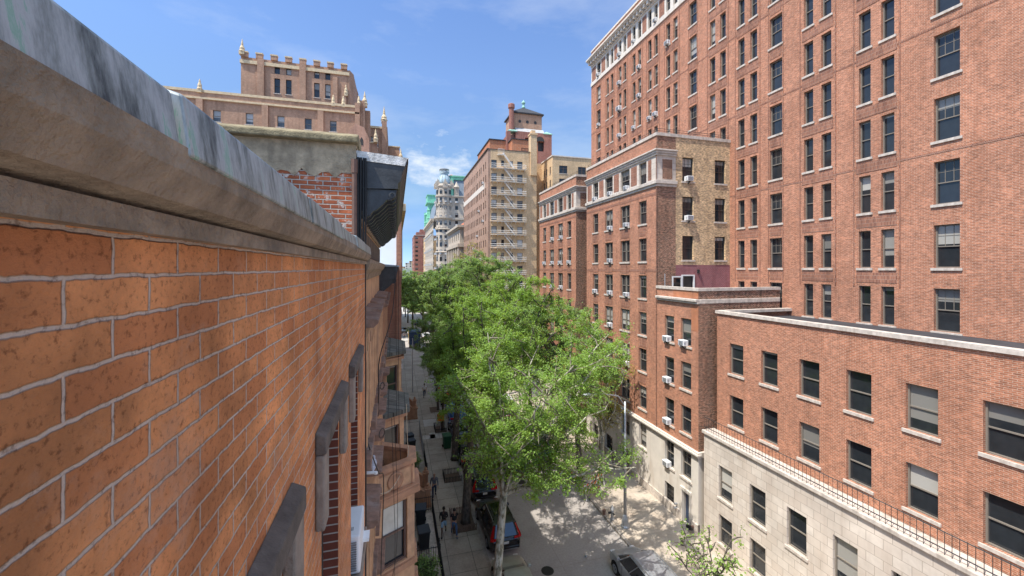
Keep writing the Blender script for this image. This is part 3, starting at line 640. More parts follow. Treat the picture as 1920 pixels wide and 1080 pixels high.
for a, c in gr:
    for s, y in ((1, a), (-1, c)): strip(rf, O, th, -(y + s * .55) - .03, -(y + s * .55) + .03, 16, 40.9, .03)
    for t in ttops[:-1]: strip(rf, O, th, -(a + .42), -(c - .42), t - 2.85, t - 2.3, .02)
for k in range(4): strip(rf, O, th, -49.27, -YE, 40.75 - 3.04 * 2 * k, 40.85 - 3.04 * 2 * k, .015)
rf.build('spandrel_panel', 'brick_panel', tb)['kind'] = 'stuff'
MB().box(TX + .3, TX + 16, YE, 49, 44.6, 44.7).build('roof', 'roof_grey', tb)
put_windows(tb, O, th, [o for o in tops_ if o[1] < .8], 'hung_t', .22); put_windows(tb, O, th, [o for o in tops_ if o[1] > .8], 'six_t', .22); put_windows(tb, O, th, sops, 'hung_t', .22, False)
flush_windows(tb)
for ci, r, sc in ((0, -1, 1), (3, -1, 1), (5, -1, .8), (8, -1, .9), (3, 0, 1), (6, 0, .9), (9, 0, 1), (3, 1, 1.3), (0, 1, .8), (6, 1, .9), (3, 2, 1), (5, 2, .8), (7, 2, .8), (8, 2, 1), (6, 4, .9), (9, 4, 1)):
    y = tcols[ci][0]; z = 41.6 if r < 0 else ttops[r] - 2.05
    put_ac(O, th, -y, z, 'air conditioner on tall tower, %s window from far corner, %s row below cornice' % (ORD[ci], ORD[r + 1]), sc=sc)
# neighbour in front of the tower, mostly beyond the right edge
nb = thing('row_house', 'pale stone row house with a railed ledge beside the low brick wing', 'house', (18.5, 21.2, 0))
mb = MB(); O = (18.5, 0); nops = [(-y, 1.0, 3.4, 1.9) for y in (19.5, 17.3, 15.1, 12.9, 10.7, 8.5)] + [(-y, 1.0, .7, 1.7) for y in (19.5, 17.3, 12.9, 10.7)]
facade(mb, O, R(-90), -21.2, -2, 0, 6.75, nops); facade(mb, (0, 21.2), 0, 18.5, 25, 0, 6.75); mb.build('wall', 'terracotta', nb)
MB().box(18.36, 19.3, 2, 21.26, 6.75, 6.95).build('ledge', 'trim_stone', nb, bevel=.03)
ub = MB(); uops = [(-y, 1.0, z, 1.8) for y in (19.5, 17.3, 15.1, 12.9, 10.7, 8.5) for z in (7.6, 10.7)]; facade(ub, (19.3, 0), R(-90), -21.0, -2, 6.95, 14.2, uops); facade(ub, (0, 21.0), 0, 19.3, 25, 6.95, 14.2); MB().box(19.6, 25, 2, 20.7, 13.8, 13.9).build('roof', 'roof_black', nb); MB().slab([(19.2, 2), (19.2, 21.06), (25, 21.06), (25, 20.7), (19.6, 20.7), (19.6, 2)], 14.2, 14.38).build('coping', 'trim_stone', nb); ub.build('upper_wall', 'brick_right', nb)
put_windows(nb, O, R(-90), nops, 'hung_t'); put_windows(nb, (19.3, 0), R(-90), uops, 'hung_t'); flush_windows(nb)
rl = MB()
for z in (7.15, 7.75): rl.tube([(18.5, 21.2, z), (18.5, 2, z)], .02, 4)
for k in range(95): rl.tube([(18.5, 21.2 - k * .2, 6.95), (18.5, 21.2 - k * .2, 7.78)], .011, 4)
rl.build('railing', 'iron', nb)

# ------------------------------------------------------------------ beige building with white fire escapes
FX, FY = 19.5, 87.72
fb = thing('fire_escape_building', 'beige brick apartment house with white fire escapes down its side wall', 'building', (FX, FY, 0))
mb = MB(); cream = MB(); O = (FX, 0); th = R(-90); S = (0, FY)
fz = [40.95 - 2.93 * k for k in range(13)]
fops = [(x, w, z - h, h) for z in fz for x, w, h in ((20.85, 1.25, 1.65), (22.83, .65, 1.3), (24.9, .65, 1.3), (26.83, 1.25, 1.65))]
ys = [90.2, 92.4, 95.3, 97.3, 99.6, 101.5, 104, 106, 108.3, 110.5, 112.6, 115, 117.2, 119.3]
streetops = [(-y, (1.0 if i % 3 else .8), z - 1.6, 1.6) for i, y in enumerate(ys) for z in fz]
facade(cream, S, 0, FX + .55, 29.4, 0, 43.2, fops, .15); facade(cream, S, 0, 29.4, 30.8, 0, 43.2, ())
facade(mb, O, th, -120.8, -FY, 0, 43.2, streetops, .15); facade(mb, S, 0, FX, FX + .55, 0, 43.2)
cream.face([(30.8, FY, 0), (30.8, 121, 0), (30.8, 121, 43.2), (30.8, FY, 43.2)])
mb.build('street_wall', 'brick_rose', fb); cream.build('side_wall', 'brick_cream', fb)
MB().box(FX + .3, 30.5, FY + .3, 120.5, 42.4, 42.5).build('roof', 'roof_grey', fb)
cp = MB(); cp.box(FX - .25, FX + .3, FY - .1, 120.9, 43.2, 43.45).box(FX + .3, 30.9, FY - .08, FY + .3, 43.2, 43.36); cp.build('coping', 'dark_stone', fb)
bd = MB(); strip(bd, O, th, -120.8, -FY - 3.5, 35.2, 36.4, .04); bd.build('white_band', 'limestone', fb)
ch = MB(); ch.box(29.3, 30.75, FY - .35, FY + 1.2, 38, 47.2).box(29.15, 30.9, FY - .5, FY + 1.3, 47.2, 47.5); ch.box(29.55, 30.5, FY - .1, FY + 1, 47.5, 48.3); ch.build('chimney', 'brick_cream', fb)
put_windows(fb, S, 0, [o for o in fops if o[1] > .9], 'hung_d_p', .13, False); put_windows(fb, S, 0, [o for o in fops if o[1] < .9], 'hung_d', .13, False)
put_windows(fb, O, th, streetops, 'hung_b', .13, False)
flush_windows(fb, 97)
fe = thing('fire_escape', 'white iron fire escape zigzagging down the beige side wall', 'fire escape', (20, FY, 0))
for k, z in enumerate(fz[:11]):
    zb = z - 2.0 + .12; q = MB(); y1 = FY - .02; y0 = FY - 1.05
    q.box(20.05, 28.05, y0, y1, zb - .05, zb)
    for x in np.arange(20.5, 28, 1.05): q.prism([(x, y1, zb - .45), (x, y0 + .2, zb - .05), (x, y1, zb - .05)], (.06, 0, 0))
    q.build('landing', 'iron_pale', fe); r = MB()
    for zz in (zb + .45, zb + .9):
        r.tube([(20.05, y1, zz), (20.05, y0, zz), (28.05, y0, zz), (28.05, y1, zz)], .035, 4)
    for x in np.arange(20.05, 28.1, .22): r.tube([(x, y0, zb), (x, y0, zb + .9)], .016, 3, cap=False)
    r.build('railing', 'iron_pale', fe)
    if k < 10:
        s = MB(); xa, xb = 22.9, 25.4; za, zc = zb, zb - 2.93
        for yy in (y0 + .12, y0 + .62):
            s.prism([(xa, yy, za), (xa + .1, yy, za + .06), (xb + .1, yy, zc + .06), (xb, yy, zc)], (0, .05, 0))
            s.tube([(xa, yy, za + .85), (xb, yy, zc + .85)], .03, 4)
        for t in range(12): x = xa + (xb - xa) * (t + .5) / 12; zz = za + (zc - za) * (t + .5) / 12; s.box(x - .12, x + .12, y0 + .12, y0 + .67, zz - .02, zz + .02)
        s.build('stair', 'iron_pale', fe)
top = MB(); top.prism([(22.7, FY - .9, 42.4), (22.8, FY - .9, 42.5), (25.4, FY - .9, 39.2), (25.3, FY - .9, 39.1)], (0, .08, 0)).prism([(22.7, FY - .4, 42.4), (22.8, FY - .4, 42.5), (25.4, FY - .4, 39.2), (25.3, FY - .4, 39.1)], (0, .08, 0))
top.box(21.6, 23, FY - .95, FY, 42.0, 42.08)
for x in np.arange(21.6, 23.1, .2): top.tube([(x, FY - .92, 42.05), (x, FY - .92, 43.2)], .02, 3)
top.tube([(21.6, FY, 43.2), (21.6, FY - .92, 43.2), (23, FY - .92, 43.2)], .035, 4); top.build('top_stair', 'iron_pale', fe)
for y, z, t in ((92.4, 4, 1), (95.3, 7, 2), (99.6, 5, 3), (104, 6, 4), (110.5, 8, 5), (90.2, 8, 6), (92.4, 1, 7), (101.5, 8, 8), (97.3, 3, 9)):
    put_ac(O, th, -y, fz[z] - 1.6, 'air conditioner in rose brick street wall, %s row down, %s column from near corner' % (ORD[z], ORD[ys.index(y)]), sc=1.35)
# penthouses on its roof
ph = thing('penthouse', 'orange brick penthouse with potted shrub on the beige building roof', 'penthouse', (24, 92, 42.5))
mb = MB(); mb.box(22.0, 33, 97, 112, 42.5, 48.3).box(26.5, 33.0, 93, 97, 42.5, 47.6); mb.build('wall', 'brick_orange_patch', ph)
MB().box(21.8, 33.2, 96.8, 112.2, 48.3, 48.55).box(26.3, 33.2, 92.8, 96.8, 47.6, 47.8).build('roof', 'roof_black', ph)
MB().box(26.0, 27.0, 96, 97, 42.5, 50.5).build('chimney', 'brick_far_red', ph)
put_windows(ph, (0, 93), 0, [(29.7, 1.8, 44, 1.7)], 'case_d', .02, False); put_windows(ph, (0, 97), 0, [(23.4, 1.0, 43.2, 2.2)], 'hung_d', .02, False); flush_windows(ph)
# beige neighbour set back behind the wing
bb = thing('beige_building', 'pale cream brick building with roof stair between fire escapes and tall tower', 'building', (30.8, 84.7, 0))
mb = MB(); a, by = 33.6, 85.0
z2 = [39.9 - 2.95 * k for k in range(9)]
o1 = [(32.0, .8, z - 1.7, 1.6) for z in z2]; o2 = [(-y, .7, z - 1.6, 1.6) for y in (90.2, 88.6, 86.4) for z in z2]; o3 = [(x, 2.0, z - 1.6, 1.75) for x in (36.2, 40.8) for z in z2]
facade(mb, (0, 92), 0, 30.8, a, 0, 42.0, o1, .15); facade(mb, (a, 0), R(-90), -92, -by, 0, 42.0, o2, .15); facade(mb, (0, by), 0, a, 60, 0, 42.0, o3, .15)
mb.build('wall', 'brick_cream', bb); MB().box(a + .2, 60, by + .2, 110, 41.4, 41.5).build('roof', 'roof_grey', bb); MB().slab([(a - .15, 92), (a - .15, by - .15), (60, by - .15), (60, by + .3), (a + .3, by + .3), (a + .3, 92)], 42.0, 42.25).build('coping', 'limestone', bb)
MB().box(40, 60, 95, 110, 41, 45.2).build('bulkhead', 'brick_cream', bb)
for o, S_, t in ((o1, (0, 92), 0), (o2, (a, 0), R(-90)), ): put_windows(bb, S_, t, o, 'hung_b', .13)
put_windows(bb, (0, by), 0, o3, 'case_b', .13); flush_windows(bb)
rs = MB()
for yy in (by - 1.6, by - .9): rs.prism([(40.0, yy, 35.5), (40.3, yy, 35.4), (44.4, yy, 41.3), (44.0, yy, 41.4)], (0, .1, 0))
for t in range(16): x = 40.1 + 4.1 * t / 16; z = 35.5 + 5.9 * t / 16; rs.box(x, x + .25, by - 1.6, by - .8, z, z + .05)
rs.box(44, 47, by - 1.7, by, 41.3, 41.45)
for x in np.arange(44, 47, .3): rs.tube([(x, by - 1.65, 41.4), (x, by - 1.65, 42.5)], .03, 3)
rs.tube([(44, by - 1.65, 42.5), (47, by - 1.65, 42.5)], .04, 4); tag(rs.build('roof_stair', 'iron_pale'), 'pale metal stair climbing the cream building beside the tower', 'stair')
# red brick tower with pyramid roof
rt = thing('belvedere_tower', 'red brick roof tower with arched openings, square cupola and green finial', 'tower', (29, 112, 0))
ty = 113.0; k = 1.073
def kx(x): return x * k
def kz(z): return 17 + (z - 17) * k
mb = MB(); S = (0, ty); ar = MB()
X0, X1 = kx(31.0), kx(41.4); facade(mb, S, 0, X0, X1, 0, kz(54.0), [(kx(34.5), 1.8, kz(48.7), kz(52.4) - kz(48.7)), (kx(38.0), 2.6, kz(49.0), kz(51.8) - kz(49.0))], 1.2)
mb.box(X0, X1, ty + 1.21, ty + 12, 0, kz(53.9)); mb.box(kx(29.0), X0, ty + 1, ty + 12, 0, kz(53.2)); mb.box(kx(27), kx(29), ty + 2, ty + 12, 0, kz(51))
mb.build('wall', 'brick_far_red', rt)
for cx, w, zt in ((kx(38.0), 2.6, kz(51.8)),):
    pts = [(cx + w / 2 * math.cos(t), ty - .02, zt - .01 + w / 2 * math.sin(t)) for t in np.linspace(0, math.pi, 14)]; ar.prism(pts, (0, .06, 0)); 
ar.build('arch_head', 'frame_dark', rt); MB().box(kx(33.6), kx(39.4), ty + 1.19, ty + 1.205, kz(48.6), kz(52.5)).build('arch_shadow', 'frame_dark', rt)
rg = MB(); rg.prism([(kx(38.0) + 1.5 * math.cos(t), ty - .05, kz(51.8) + 1.5 * math.sin(t)) for t in np.linspace(0, math.pi, 14)] + [(kx(38.0) + 1.3 * math.cos(t), ty - .05, kz(51.8) + 1.3 * math.sin(t)) for t in np.linspace(math.pi, 0, 14)], (0, .2, 0)); rg.build('arch_ring', 'brick_panel', rt)
cu = MB(); c0, c1 = kx(30.7), kx(39.0); cu.box(c0, c1, ty + 1.5, ty + 9.5, kz(53.5), kz(59.3)); cu.build('cupola', 'brick_gothic', rt)
cc = [(c0 - .5, ty + 1), (c1 + .5, ty + 1), (c1 + .5, ty + 10), (c0 - .5, ty + 10)]; ap = ((c0 + c1) / 2, ty + 5.5, 65.9); pr = MB().slab(cc, kz(59.3), kz(59.6))
for i in range(4): p, q = cc[i], cc[(i + 1) % 4]; pr.face([(p[0], p[1], kz(59.6)), (q[0], q[1], kz(59.6)), ap])
pr.build('roof', 'roof_black', rt)
MB().lathe([(.5, 0), (.55, .5), (.35, .6), (.35, 1.3), (.6, 1.5), (.55, 1.9), (.2, 2.3), (.03, 2.6)], (ap[0], ap[1], ap[2] - .3), 10).build('finial', 'copper', rt, smooth=True)
pp = MB()
for x in (kx(32.6), kx(34.8), kx(37.1)): pp.lathe([(.45, 0), (.45, .03)], (0, 0, 0), 14); pp.xf(len(pp.v) - 28, Matrix.Translation((x, ty + 1.49, kz(57.2))) @ Matrix.Rotation(R(90), 4, 'X'))
pp.build('porthole', 'frame_dark', rt); MB().prism([(kx(31.2), ty + .1, kz(54)), (kx(31.2), ty + 1.45, kz(55.3)), (kx(31.2), ty + 1.45, kz(54))], (kx(39.4) - kx(31.2), 0, 0)).build('lower_roof', 'metal_roof', rt)
cn = MB()
for xa, xb in ((kx(28.9), kx(31.5)), (kx(38.9), kx(41.6))):
    cq = [(xa, ty - .15), (xb, ty - .15), (xb, ty + 2.5), (xa, ty + 2.5)]; ap = ((xa + xb) / 2, ty + 1.1, kz(54.9))
    for i in range(4): p, q = cq[i], cq[(i + 1) % 4]; cn.face([(p[0], p[1], kz(54)), (q[0], q[1], kz(54)), ap])
    cn.slab(cq, kz(53.8), kz(54.0))
cn.build('corner_roof', 'copper', rt)
MB().lathe([(.75, 0), (.75, 6.6), (1.0, 6.8), (1.0, 7.8), (.8, 8.0)], (kx(30.1), ty + 1.0, kz(54)), 10).build('chimney', 'brick_far_red', rt)
flush_windows(rt)
# classical bank with tiled roof
tp = thing('classical_building', 'grey stone classical building with pilasters and orange tiled roof', 'building', (18.5, 122, 0))
mb = MB(); tops2 = [(-y, 1.7, z, h) for y in (125, 129.5, 134, 138.5, 143, 147.5) for z, h in ((25.6, 2.0), (14, 8.5), (4, 6))]
facade(mb, (18.5, 0), R(-90), -150, -122, 0, 29.3, tops2, .5); facade(mb, (0, 122), 0, 18.5, 45, 0, 29.3); mb.build('wall', 'ansonia_stone', tp)
cr = MB(); cr.box(17.6, 45, 121.1, 150, 29.3, 30.0).box(18.0, 45, 121.5, 150, 28.9, 29.3).box(17.7, 45, 121.2, 150, 23.4, 24.4); cr.build('cornice', 'ansonia_stone', tp)
pi = MB()
for y in np.arange(122.6, 150.5, 4.55): pi.box(17.95, 18.55, y - .75, y + .75, 2, 23.4)
pi.build('pilasters', 'ansonia_stone', tp)
r1 = MB(); rc = [(18.6, 123), (44, 123), (44, 149), (18.6, 149)]; rd = [(25, 131), (38, 131), (38, 141), (25, 141)]
for i in range(4): j = (i + 1) % 4; r1.face([(*rc[i], 30), (*rc[j], 30), (*rd[j], 34.5), (*rd[i], 34.5)])
r1.face([(*p, 34.5) for p in rd]); r1.build('roof', 'tile_orange', tp)
put_windows(tp, (18.5, 0), R(-90), tops2, 'hung_d', .4, False); flush_windows(tp)
# ------------------------------------------------------------------ ornate hotel with round corner tower
an = thing('ornate_hotel', 'pale stone ornate hotel with round domed corner tower and green copper mansards', 'building', (24, 212, 0))
TC = (24.15, 213.0); TR = 4.1
tw = MB(); prof = [(TR, 0), (TR, 41.8), (TR + .5, 42.1), (TR + 1.1, 42.6), (TR + 1.1, 43.4), (TR + .1, 43.5), (TR, 49.3), (TR + .4, 49.6), (TR + .4, 50.1), (TR, 50.2), (TR, 53.4), (TR + .5, 53.8), (TR + .5, 54.3), (TR - .1, 54.4), (TR - .1, 58.4), (TR + .4, 58.9), (TR + .4, 59.5), (TR - .4, 60.2)]
tw.lathe(prof, (TC[0], TC[1], 0), 28); tw.build('corner_tower', 'ansonia_stone', an)
MB().lathe([(3.55, 60), (3.65, 61.2), (3.4, 62.8), (2.8, 64.2), (2.0, 65.2), (1.9, 65.6), (2.6, 66.4)], (TC[0], TC[1], 0), 24).build('dome', 'lead_blue', an, smooth=True)
rb = MB()
for k in range(12):
    t = k * math.pi / 6 + .1; rb.tube([(TC[0] + r * math.cos(t), TC[1] + r * math.sin(t), z) for r, z in ((3.6, 60), (3.68, 61.2), (3.43, 62.8), (2.83, 64.2), (2.03, 65.2))], .09, 4)
rb.build('dome_ribs', 'mansard_slate', an)
MB().lathe([(2.5, 66.4), (2.6, 66.5), (2.6, 66.9)], (TC[0], TC[1], 0), 20).build('lantern_gallery', 'lead_blue', an)
gl = MB()
for k in range(24): t = k * math.pi / 12; gl.box(TC[0] + 2.5 * math.cos(t) - .05, TC[0] + 2.5 * math.cos(t) + .05, TC[1] + 2.5 * math.sin(t) - .05, TC[1] + 2.5 * math.sin(t) + .05, 66.9, 68.1)
gl.lathe([(2.55, 68.0), (2.55, 68.2)], (TC[0], TC[1], 0), 20).lathe([(1.4, 66.9), (1.4, 68)], (TC[0], TC[1], 0), 12); gl.build('lantern_railing', 'metal_roof', an)
# windows and balconies round the tower
bal = MB(); orn = MB()
for zi, zz in enumerate([57.0, 53.0, 48.8, 45.4] + [41.2 - 3.7 * k for k in range(9)]):
    for deg in (-20, -55, -90, -125, -160, -195):
        t = R(deg + 4); r = TR + .02; p = (TC[0] + r * math.cos(t), TC[1] + r * math.sin(t))
        _pend.setdefault(an.name, []).append(((p[0], p[1], zz - 2.0), t + math.pi / 2, 1.3, 2.1, 'hung_d', .02, False, True))
        if zi in (1, 3, 6, 8, 10): 
            q = (TC[0] + (TR + .45) * math.cos(t), TC[1] + (TR + .45) * math.sin(t)); bal.lathe([(.75, 0), (.75, .15), (.62, .16), (.62, .8), (.75, .82), (.75, .95)], (q[0], q[1], zz - 2.4), 10)
        if zi in (2, 4, 5): orn.lathe([(.2, 0), (.5, .3), (.3, .8)], (TC[0] + (TR + .1) * math.cos(t + .2), TC[1] + (TR + .1) * math.sin(t + .2), zz - .1), 8)
bal.build('balcony_rail', 'metal_roof', an)['kind'] = 'stuff'; 
for k, deg in enumerate((-35, -90, -145, -200)):
    t = R(deg); q = (TC[0] + (TR + .1) * math.cos(t), TC[1] + (TR + .1) * math.sin(t)); orn.prism([(q[0] - 1.2, q[1] - .3, 58.0), (q[0] + 1.2, q[1] - .3, 58.0), (q[0] + 1.1, q[1] - .3, 60.6), (q[0] + .5, q[1] - .3, 61.3), (q[0] + .35, q[1] - .3, 62.0), (q[0], q[1] - .3, 62.5), (q[0] - .35, q[1] - .3, 62.0), (q[0] - .5, q[1] - .3, 61.3), (q[0] - 1.1, q[1] - .3, 60.6)], (0, .6, 0)); orn.lathe([(.5, -.02), (.6, 0), (.6, .05)], (q[0], q[1], 60), 8)
orn.build('stone_ornament', 'ansonia_stone', an)['kind'] = 'stuff'
for (z, o) in ((36.7, .5), (25, .4), (15, .6)):
    MB().lathe([(TR + o, 0), (TR + o + .3, .3), (TR + o, .6)], (TC[0], TC[1], z), 24).build('tower_band', 'ansonia_stone', an)
AX = 18.9
aops = [(-y, 1.4, z - 2.2, 2.2) for y in np.arange(221, 276, 4.2) for z in [40.5 - 3.95 * k for k in range(9)]]
mb = MB(); facade(mb, (AX, 0), R(-90), -278, -217, 0, 42.2, aops, .4)
pops = [(x, 1.5, z - 2.2, 2.2) for x in (30.2, 34.5, 38.8) for z in [53.3 - 3.95 * k for k in range(12)] if z < 60]
facade(mb, (0, 210.5), 0, 27.0, 48, 0, 54, pops, .4); mb.build('wall', 'ansonia_stone', an)
cr = MB(); cr.box(AX - 1.3, AX + .5, 217, 278, 42.2, 43.1).box(AX - .7, AX + .5, 217, 278, 41.6, 42.2).box(27, 48, 209.4, 211, 42.0, 43.0).box(27, 48, 209.8, 211, 53.8, 54.4); 
for z in (36.5, 15, 12): cr.box(AX - .5, AX + .2, 217, 278, z, z + .5)
cr.build('cornice', 'ansonia_stone', an)
bl = MB()
for y in np.arange(221, 276, 8.4):
    for z in (34.3, 26.4, 18.5): bl.box(AX - 1.1, AX, y - 1.6, y + 1.6, z, z + 1.0)
for x in (30.2, 34.5, 38.8):
    for z in (50.6, 38.8): bl.lathe([(1.0, 0), (1.0, .9)], (x, 210.3, z), 12)
build_each(bl, 'balcony', 'metal_roof', an)
ms = MB(); ms.prism([(AX + .3, 0, 43), (AX + 2.6, 0, 54), (AX + 8, 0, 54.5), (48, 0, 54), (48, 0, 43)], (0, 55, 0)); ms.xf(0, Matrix.Translation((0, 218, 0)))
ms.prism([(27.2, 210.8, 54), (27.2, 213, 63.0), (27.2, 225, 63.0), (27.2, 225, 54)], (21, 0, 0)); ms.build('mansard', 'mansard_slate', an)
gc = MB(); gc.box(27.2, 48, 212.4, 226, 63, 64.6).box(26.8, 48, 212, 226.4, 64.6, 65.2).box(27.2, 28.6, 210.6, 214, 54, 63.2)
gc.build('copper_cresting', 'copper_bright', an)
dn = MB()
for x in (30.2, 36.2): dn.box(x - 1.1, x + 1.1, 209.9, 213, 54, 58.5); dn.lathe([(1.3, 0), (1.6, .4), (1.0, 1.4), (.5, 2.4), (.2, 3.2)], (x, 210.6, 58.4), 8)
dn.build('dormer', 'ansonia_stone', an); put_windows(an, (0, 209.9), 0, [(30.2, 1.2, 55, 2.4), (36.2, 1.2, 55, 2.4)], 'hung_d', .02, False)
MB().box(27.6, 31, 222, 227, 60, 67).build('chimney', 'ansonia_stone', an); MB().prism([(27.3, 221.7, 67), (29.3, 224.5, 68.4), (31.3, 221.7, 67)], (0, 5.6, 0)).build('chimney_cap', 'tile_orange', an)
# far corner pavilion in green copper
gp = MB(); GC = (20.2, 268)
for x_, y_, zz in ((GC[0] + 1.0, GC[1] - 6, ((.4, 43.5), (1.9, 44.5), (2.2, 45), (2.3, 48), (2.6, 48.3), (2.6, 49), (2.1, 49.1), (2.1, 53), (2.5, 53.4), (2.5, 54), (2.0, 54.2), (1.9, 58), (2.4, 58.4), (2.4, 59))), (GC[0] - .2, GC[1] + 2, ((.4, 42), (1.7, 43.5), (2.0, 44), (2.1, 46), (2.4, 46.3), (2.4, 47), (1.9, 47.2), (1.9, 51), (2.3, 51.4), (2.3, 52), (.6, 53.4)))):
    gp.lathe(list(zz), (x_, y_, 0), 10)
    for k in range(10):
        t = k * math.pi / 5; gp.box(x_ + 2.1 * math.cos(t) - .15, x_ + 2.1 * math.cos(t) + .15, y_ + 2.1 * math.sin(t) - .15, y_ + 2.1 * math.sin(t) + .15, 42, 53)
gp.box(18.4, 24, 258, 272, 57.5, 58.2).box(19.0, 24, 259, 270, 58, 62.5).box(18.7, 24, 258.6, 270.5, 62.5, 63); gp.build('corner_pavilion', 'copper_bright', an)
for y in (): _pend[an.name].append(((GC[0] - 3.2 + (y - 262) * .3, y - 1.2, 47), R(-60), 1.0, 2.6, 'hung_d', .02, False, True))
put_windows(an, (AX, 0), R(-90), aops, 'hung_d', .3, False); put_windows(an, (0, 210.5), 0, pops, 'hung_d', .3, False); flush_windows(an)
# far ones down the street
def slab_building(name, label, x0, x1, y0, y1, zt, mat, wst='hung_d', pw=2.6, ph=3.1, ww=1.3, wh=1.6, zb=3, roof='roof_grey', sill=False, extra=None):
    b = thing(name, label, 'building', (x0, y0, 0)); mb = MB()
    zs = list(np.arange(zt - 2.6, zb, -ph)); side = x0 > 5
    o1 = [(-y, ww, z, wh) for y in np.arange(y0 + 1.6, y1 - 1, pw) for z in zs]; o2 = [(x, ww, z, wh) for x in np.arange(x0 + 1.8, x1 - 1, pw * 1.3) for z in zs]
    if side: facade(mb, (x0, 0), R(-90), -y1, -y0, 0, zt, o1, .25)
    else:
        facade(mb, (x1, 0), R(90), y0, y1, 0, zt, [(-o[0],) + o[1:] for o in o1], .25)
    facade(mb, (0, y0), 0, x0, x1, 0, zt, o2, .25)
    mb.face([(x0, y1, 0), (x1, y1, 0), (x1, y1, zt), (x0, y1, zt)]); mb.build('wall', mat, b)
    MB().box(x0, x1, y0, y1, zt - .9, zt - .8).build('roof', roof, b); MB().slab([(x0 - .2, y0 - .2), (x1 + .2, y0 - .2), (x1 + .2, y0 + .3), (x0 - .2, y0 + .3)], zt, zt + .35).box(x0 - .2, x0 + .3, y0 + .3, y1, zt, zt + .35).build('coping', 'trim_stone', b)
    if side: put_windows(b, (x0, 0), R(-90), o1, wst, .2, sill)
    put_windows(b, (0, y0), 0, o2, wst, .2, sill)
    if extra: extra(b)
    flush_windows(b, 90); return b
slab_building('apartment_block', 'tan stone apartment block between the ornate hotel and the red far tower', 19.2, 40, 281, 300, 38, 'brick_cream', ww=1.2)
def red_extra(b):
    MB().box(15, 22, 318, 330, 40.5, 44.5).box(18, 26, 322, 335, 42, 47).build('roof_house', 'brick_far_red', b)
slab_building('apartment_block', 'dark red brick apartment tower farthest down the right side of street', 13.2, 34, 312, 350, 41.5, 'brick_far_red', pw=4.2, ph=3.3, ww=2.0, wh=1.5, extra=red_extra)
hr = random.Random(11)
for i, (x, y, w, z, mt, lb) in enumerate(((-16, 640, 22, 24, 'brick_far_red', 'distant rose brick tower at the street end above green trees'), (16, 720, 10, 26, 'limestone', 'distant pale narrow tower right of the rose tower on the hill'), (32, 700, 14, 21, 'limestone', 'distant low cream block beside the dark red tower'), (7, 780, 10, 20, 'brick_cream', 'distant tiny beige block between rose and pale towers'), (24, 760, 8, 30, 'brick_cream', 'distant slim beige tower behind the pale narrow tower'))):
    slab_building('distant_building', lb, x, x + w, y, y + 30, z, mt, pw=5, ph=4, ww=2.2, wh=2.2, zb=6)
hl = MB(); n = 40
for i in range(n):
    x0 = -400 + i * 22; z0 = 13 + 4 * math.sin(i * .7) + hr.uniform(-1.5, 1.5); x1 = x0 + 22; z1 = 13 + 4 * math.sin((i + 1) * .7)
    hl.face([(x0, 520, 0), (x1, 520, 0), (x1, 640, z1), (x0, 640, z0)]); hl.face([(x0, 640, z0), (x1, 640, z1), (x1, 900, z1 + 3), (x0, 900, z0 + 3)])
tag(hl.build('hill', 'hill_green'), kind='structure')

# ------------------------------------------------------------------ left rear: gothic apartment tower
gb = thing('gothic_tower', 'brown brick gothic apartment tower with battlements and pale stone pinnacles', 'building', (-5, 66, 0))
mb = MB(); G = (0, 66); gw = [(x, .95, z, 1.6) for x in (-9.0, -12.4, -16, -20, -24, -28, -33, -38) for z in [37.45 - 3.05 * k for k in range(9)]]
facade(mb, G, 0, -60, -4.9, 0, 40.6, gw); facade(mb, (-4.9, 0), R(90), 66, 74, 0, 42.2, ())
mb.face([(-22.5, 70.5, 38), (-22.5, 80, 38), (-22.5, 80, 49), (-22.5, 70.5, 49)])
for x in (-14.0, -19.8): mb.box(x - .45, x + .45, 70.2, 70.6, 41, 48.9)
for x in (-10.7, -18, -26, -36, -48): mb.box(x - .4, x + .4, 65.7, 66.1, 8, 40.3)
facade(mb, (0, 70.5), 0, -22.5, -7.2, 40.6, 48.9, [(x, .8, z, h) for x in (-10.4, -12.0, -16, -17.6) for z, h in ((44.0, 2.3), (46.0, 0.0)) if h] + [(x, .75, 47.0, 1.0) for x in (-10.4, -12.0, -16, -17.6)])
mb.slab([(-22.5, 70.5), (-7.9, 70.52), (-6.9, 71.6), (-6.6, 80), (-22.5, 80)], 48.85, 49.0); mb.face([(-7.2, 70.5, 38), (-6.7, 72, 38), (-6.7, 72, 49), (-7.2, 70.5, 49)]); mb.face([(-6.7, 72, 38), (-6.7, 82, 38), (-6.7, 82, 49), (-6.7, 72, 49)])
# buttress piers
for x, y, z in ((-5.6, 66, 42.0), (-4.9, 66.4, 42.6), (-4.2, 67.4, 41.5), (-8.0, 70.4, 46.0), (-9.3, 70.45, 47.5)): mb.box(x - .35, x + .35, y - .25, y + .8, 20, z)
mb.build('wall', 'brick_gothic', gb)
tr = MB(); tr.box(-60, -5.3, 65.75, 66.2, 40.35, 40.6).box(-60, -5.3, 65.85, 66.2, 41.3, 41.65).box(-22.6, -7.2, 70.3, 70.7, 48.0, 48.5)
x = -58.0
x = -22.5
while x < -7: tr.box(x, x + 1.0, 70.2, 70.8, 49.6, 49.8); x += 2.0
tr.build('stone_band', 'trim_gold', gb)
pb = MB(); pb.box(-60, -5.3, 65.95, 66.3, 40.6, 41.3); x = -57.1
x = -22.5
while x < -7: pb.box(x + .05, x + .95, 70.25, 70.75, 48.95, 49.6); x += 2.0
pb.build('battlement', 'brick_gothic', gb)
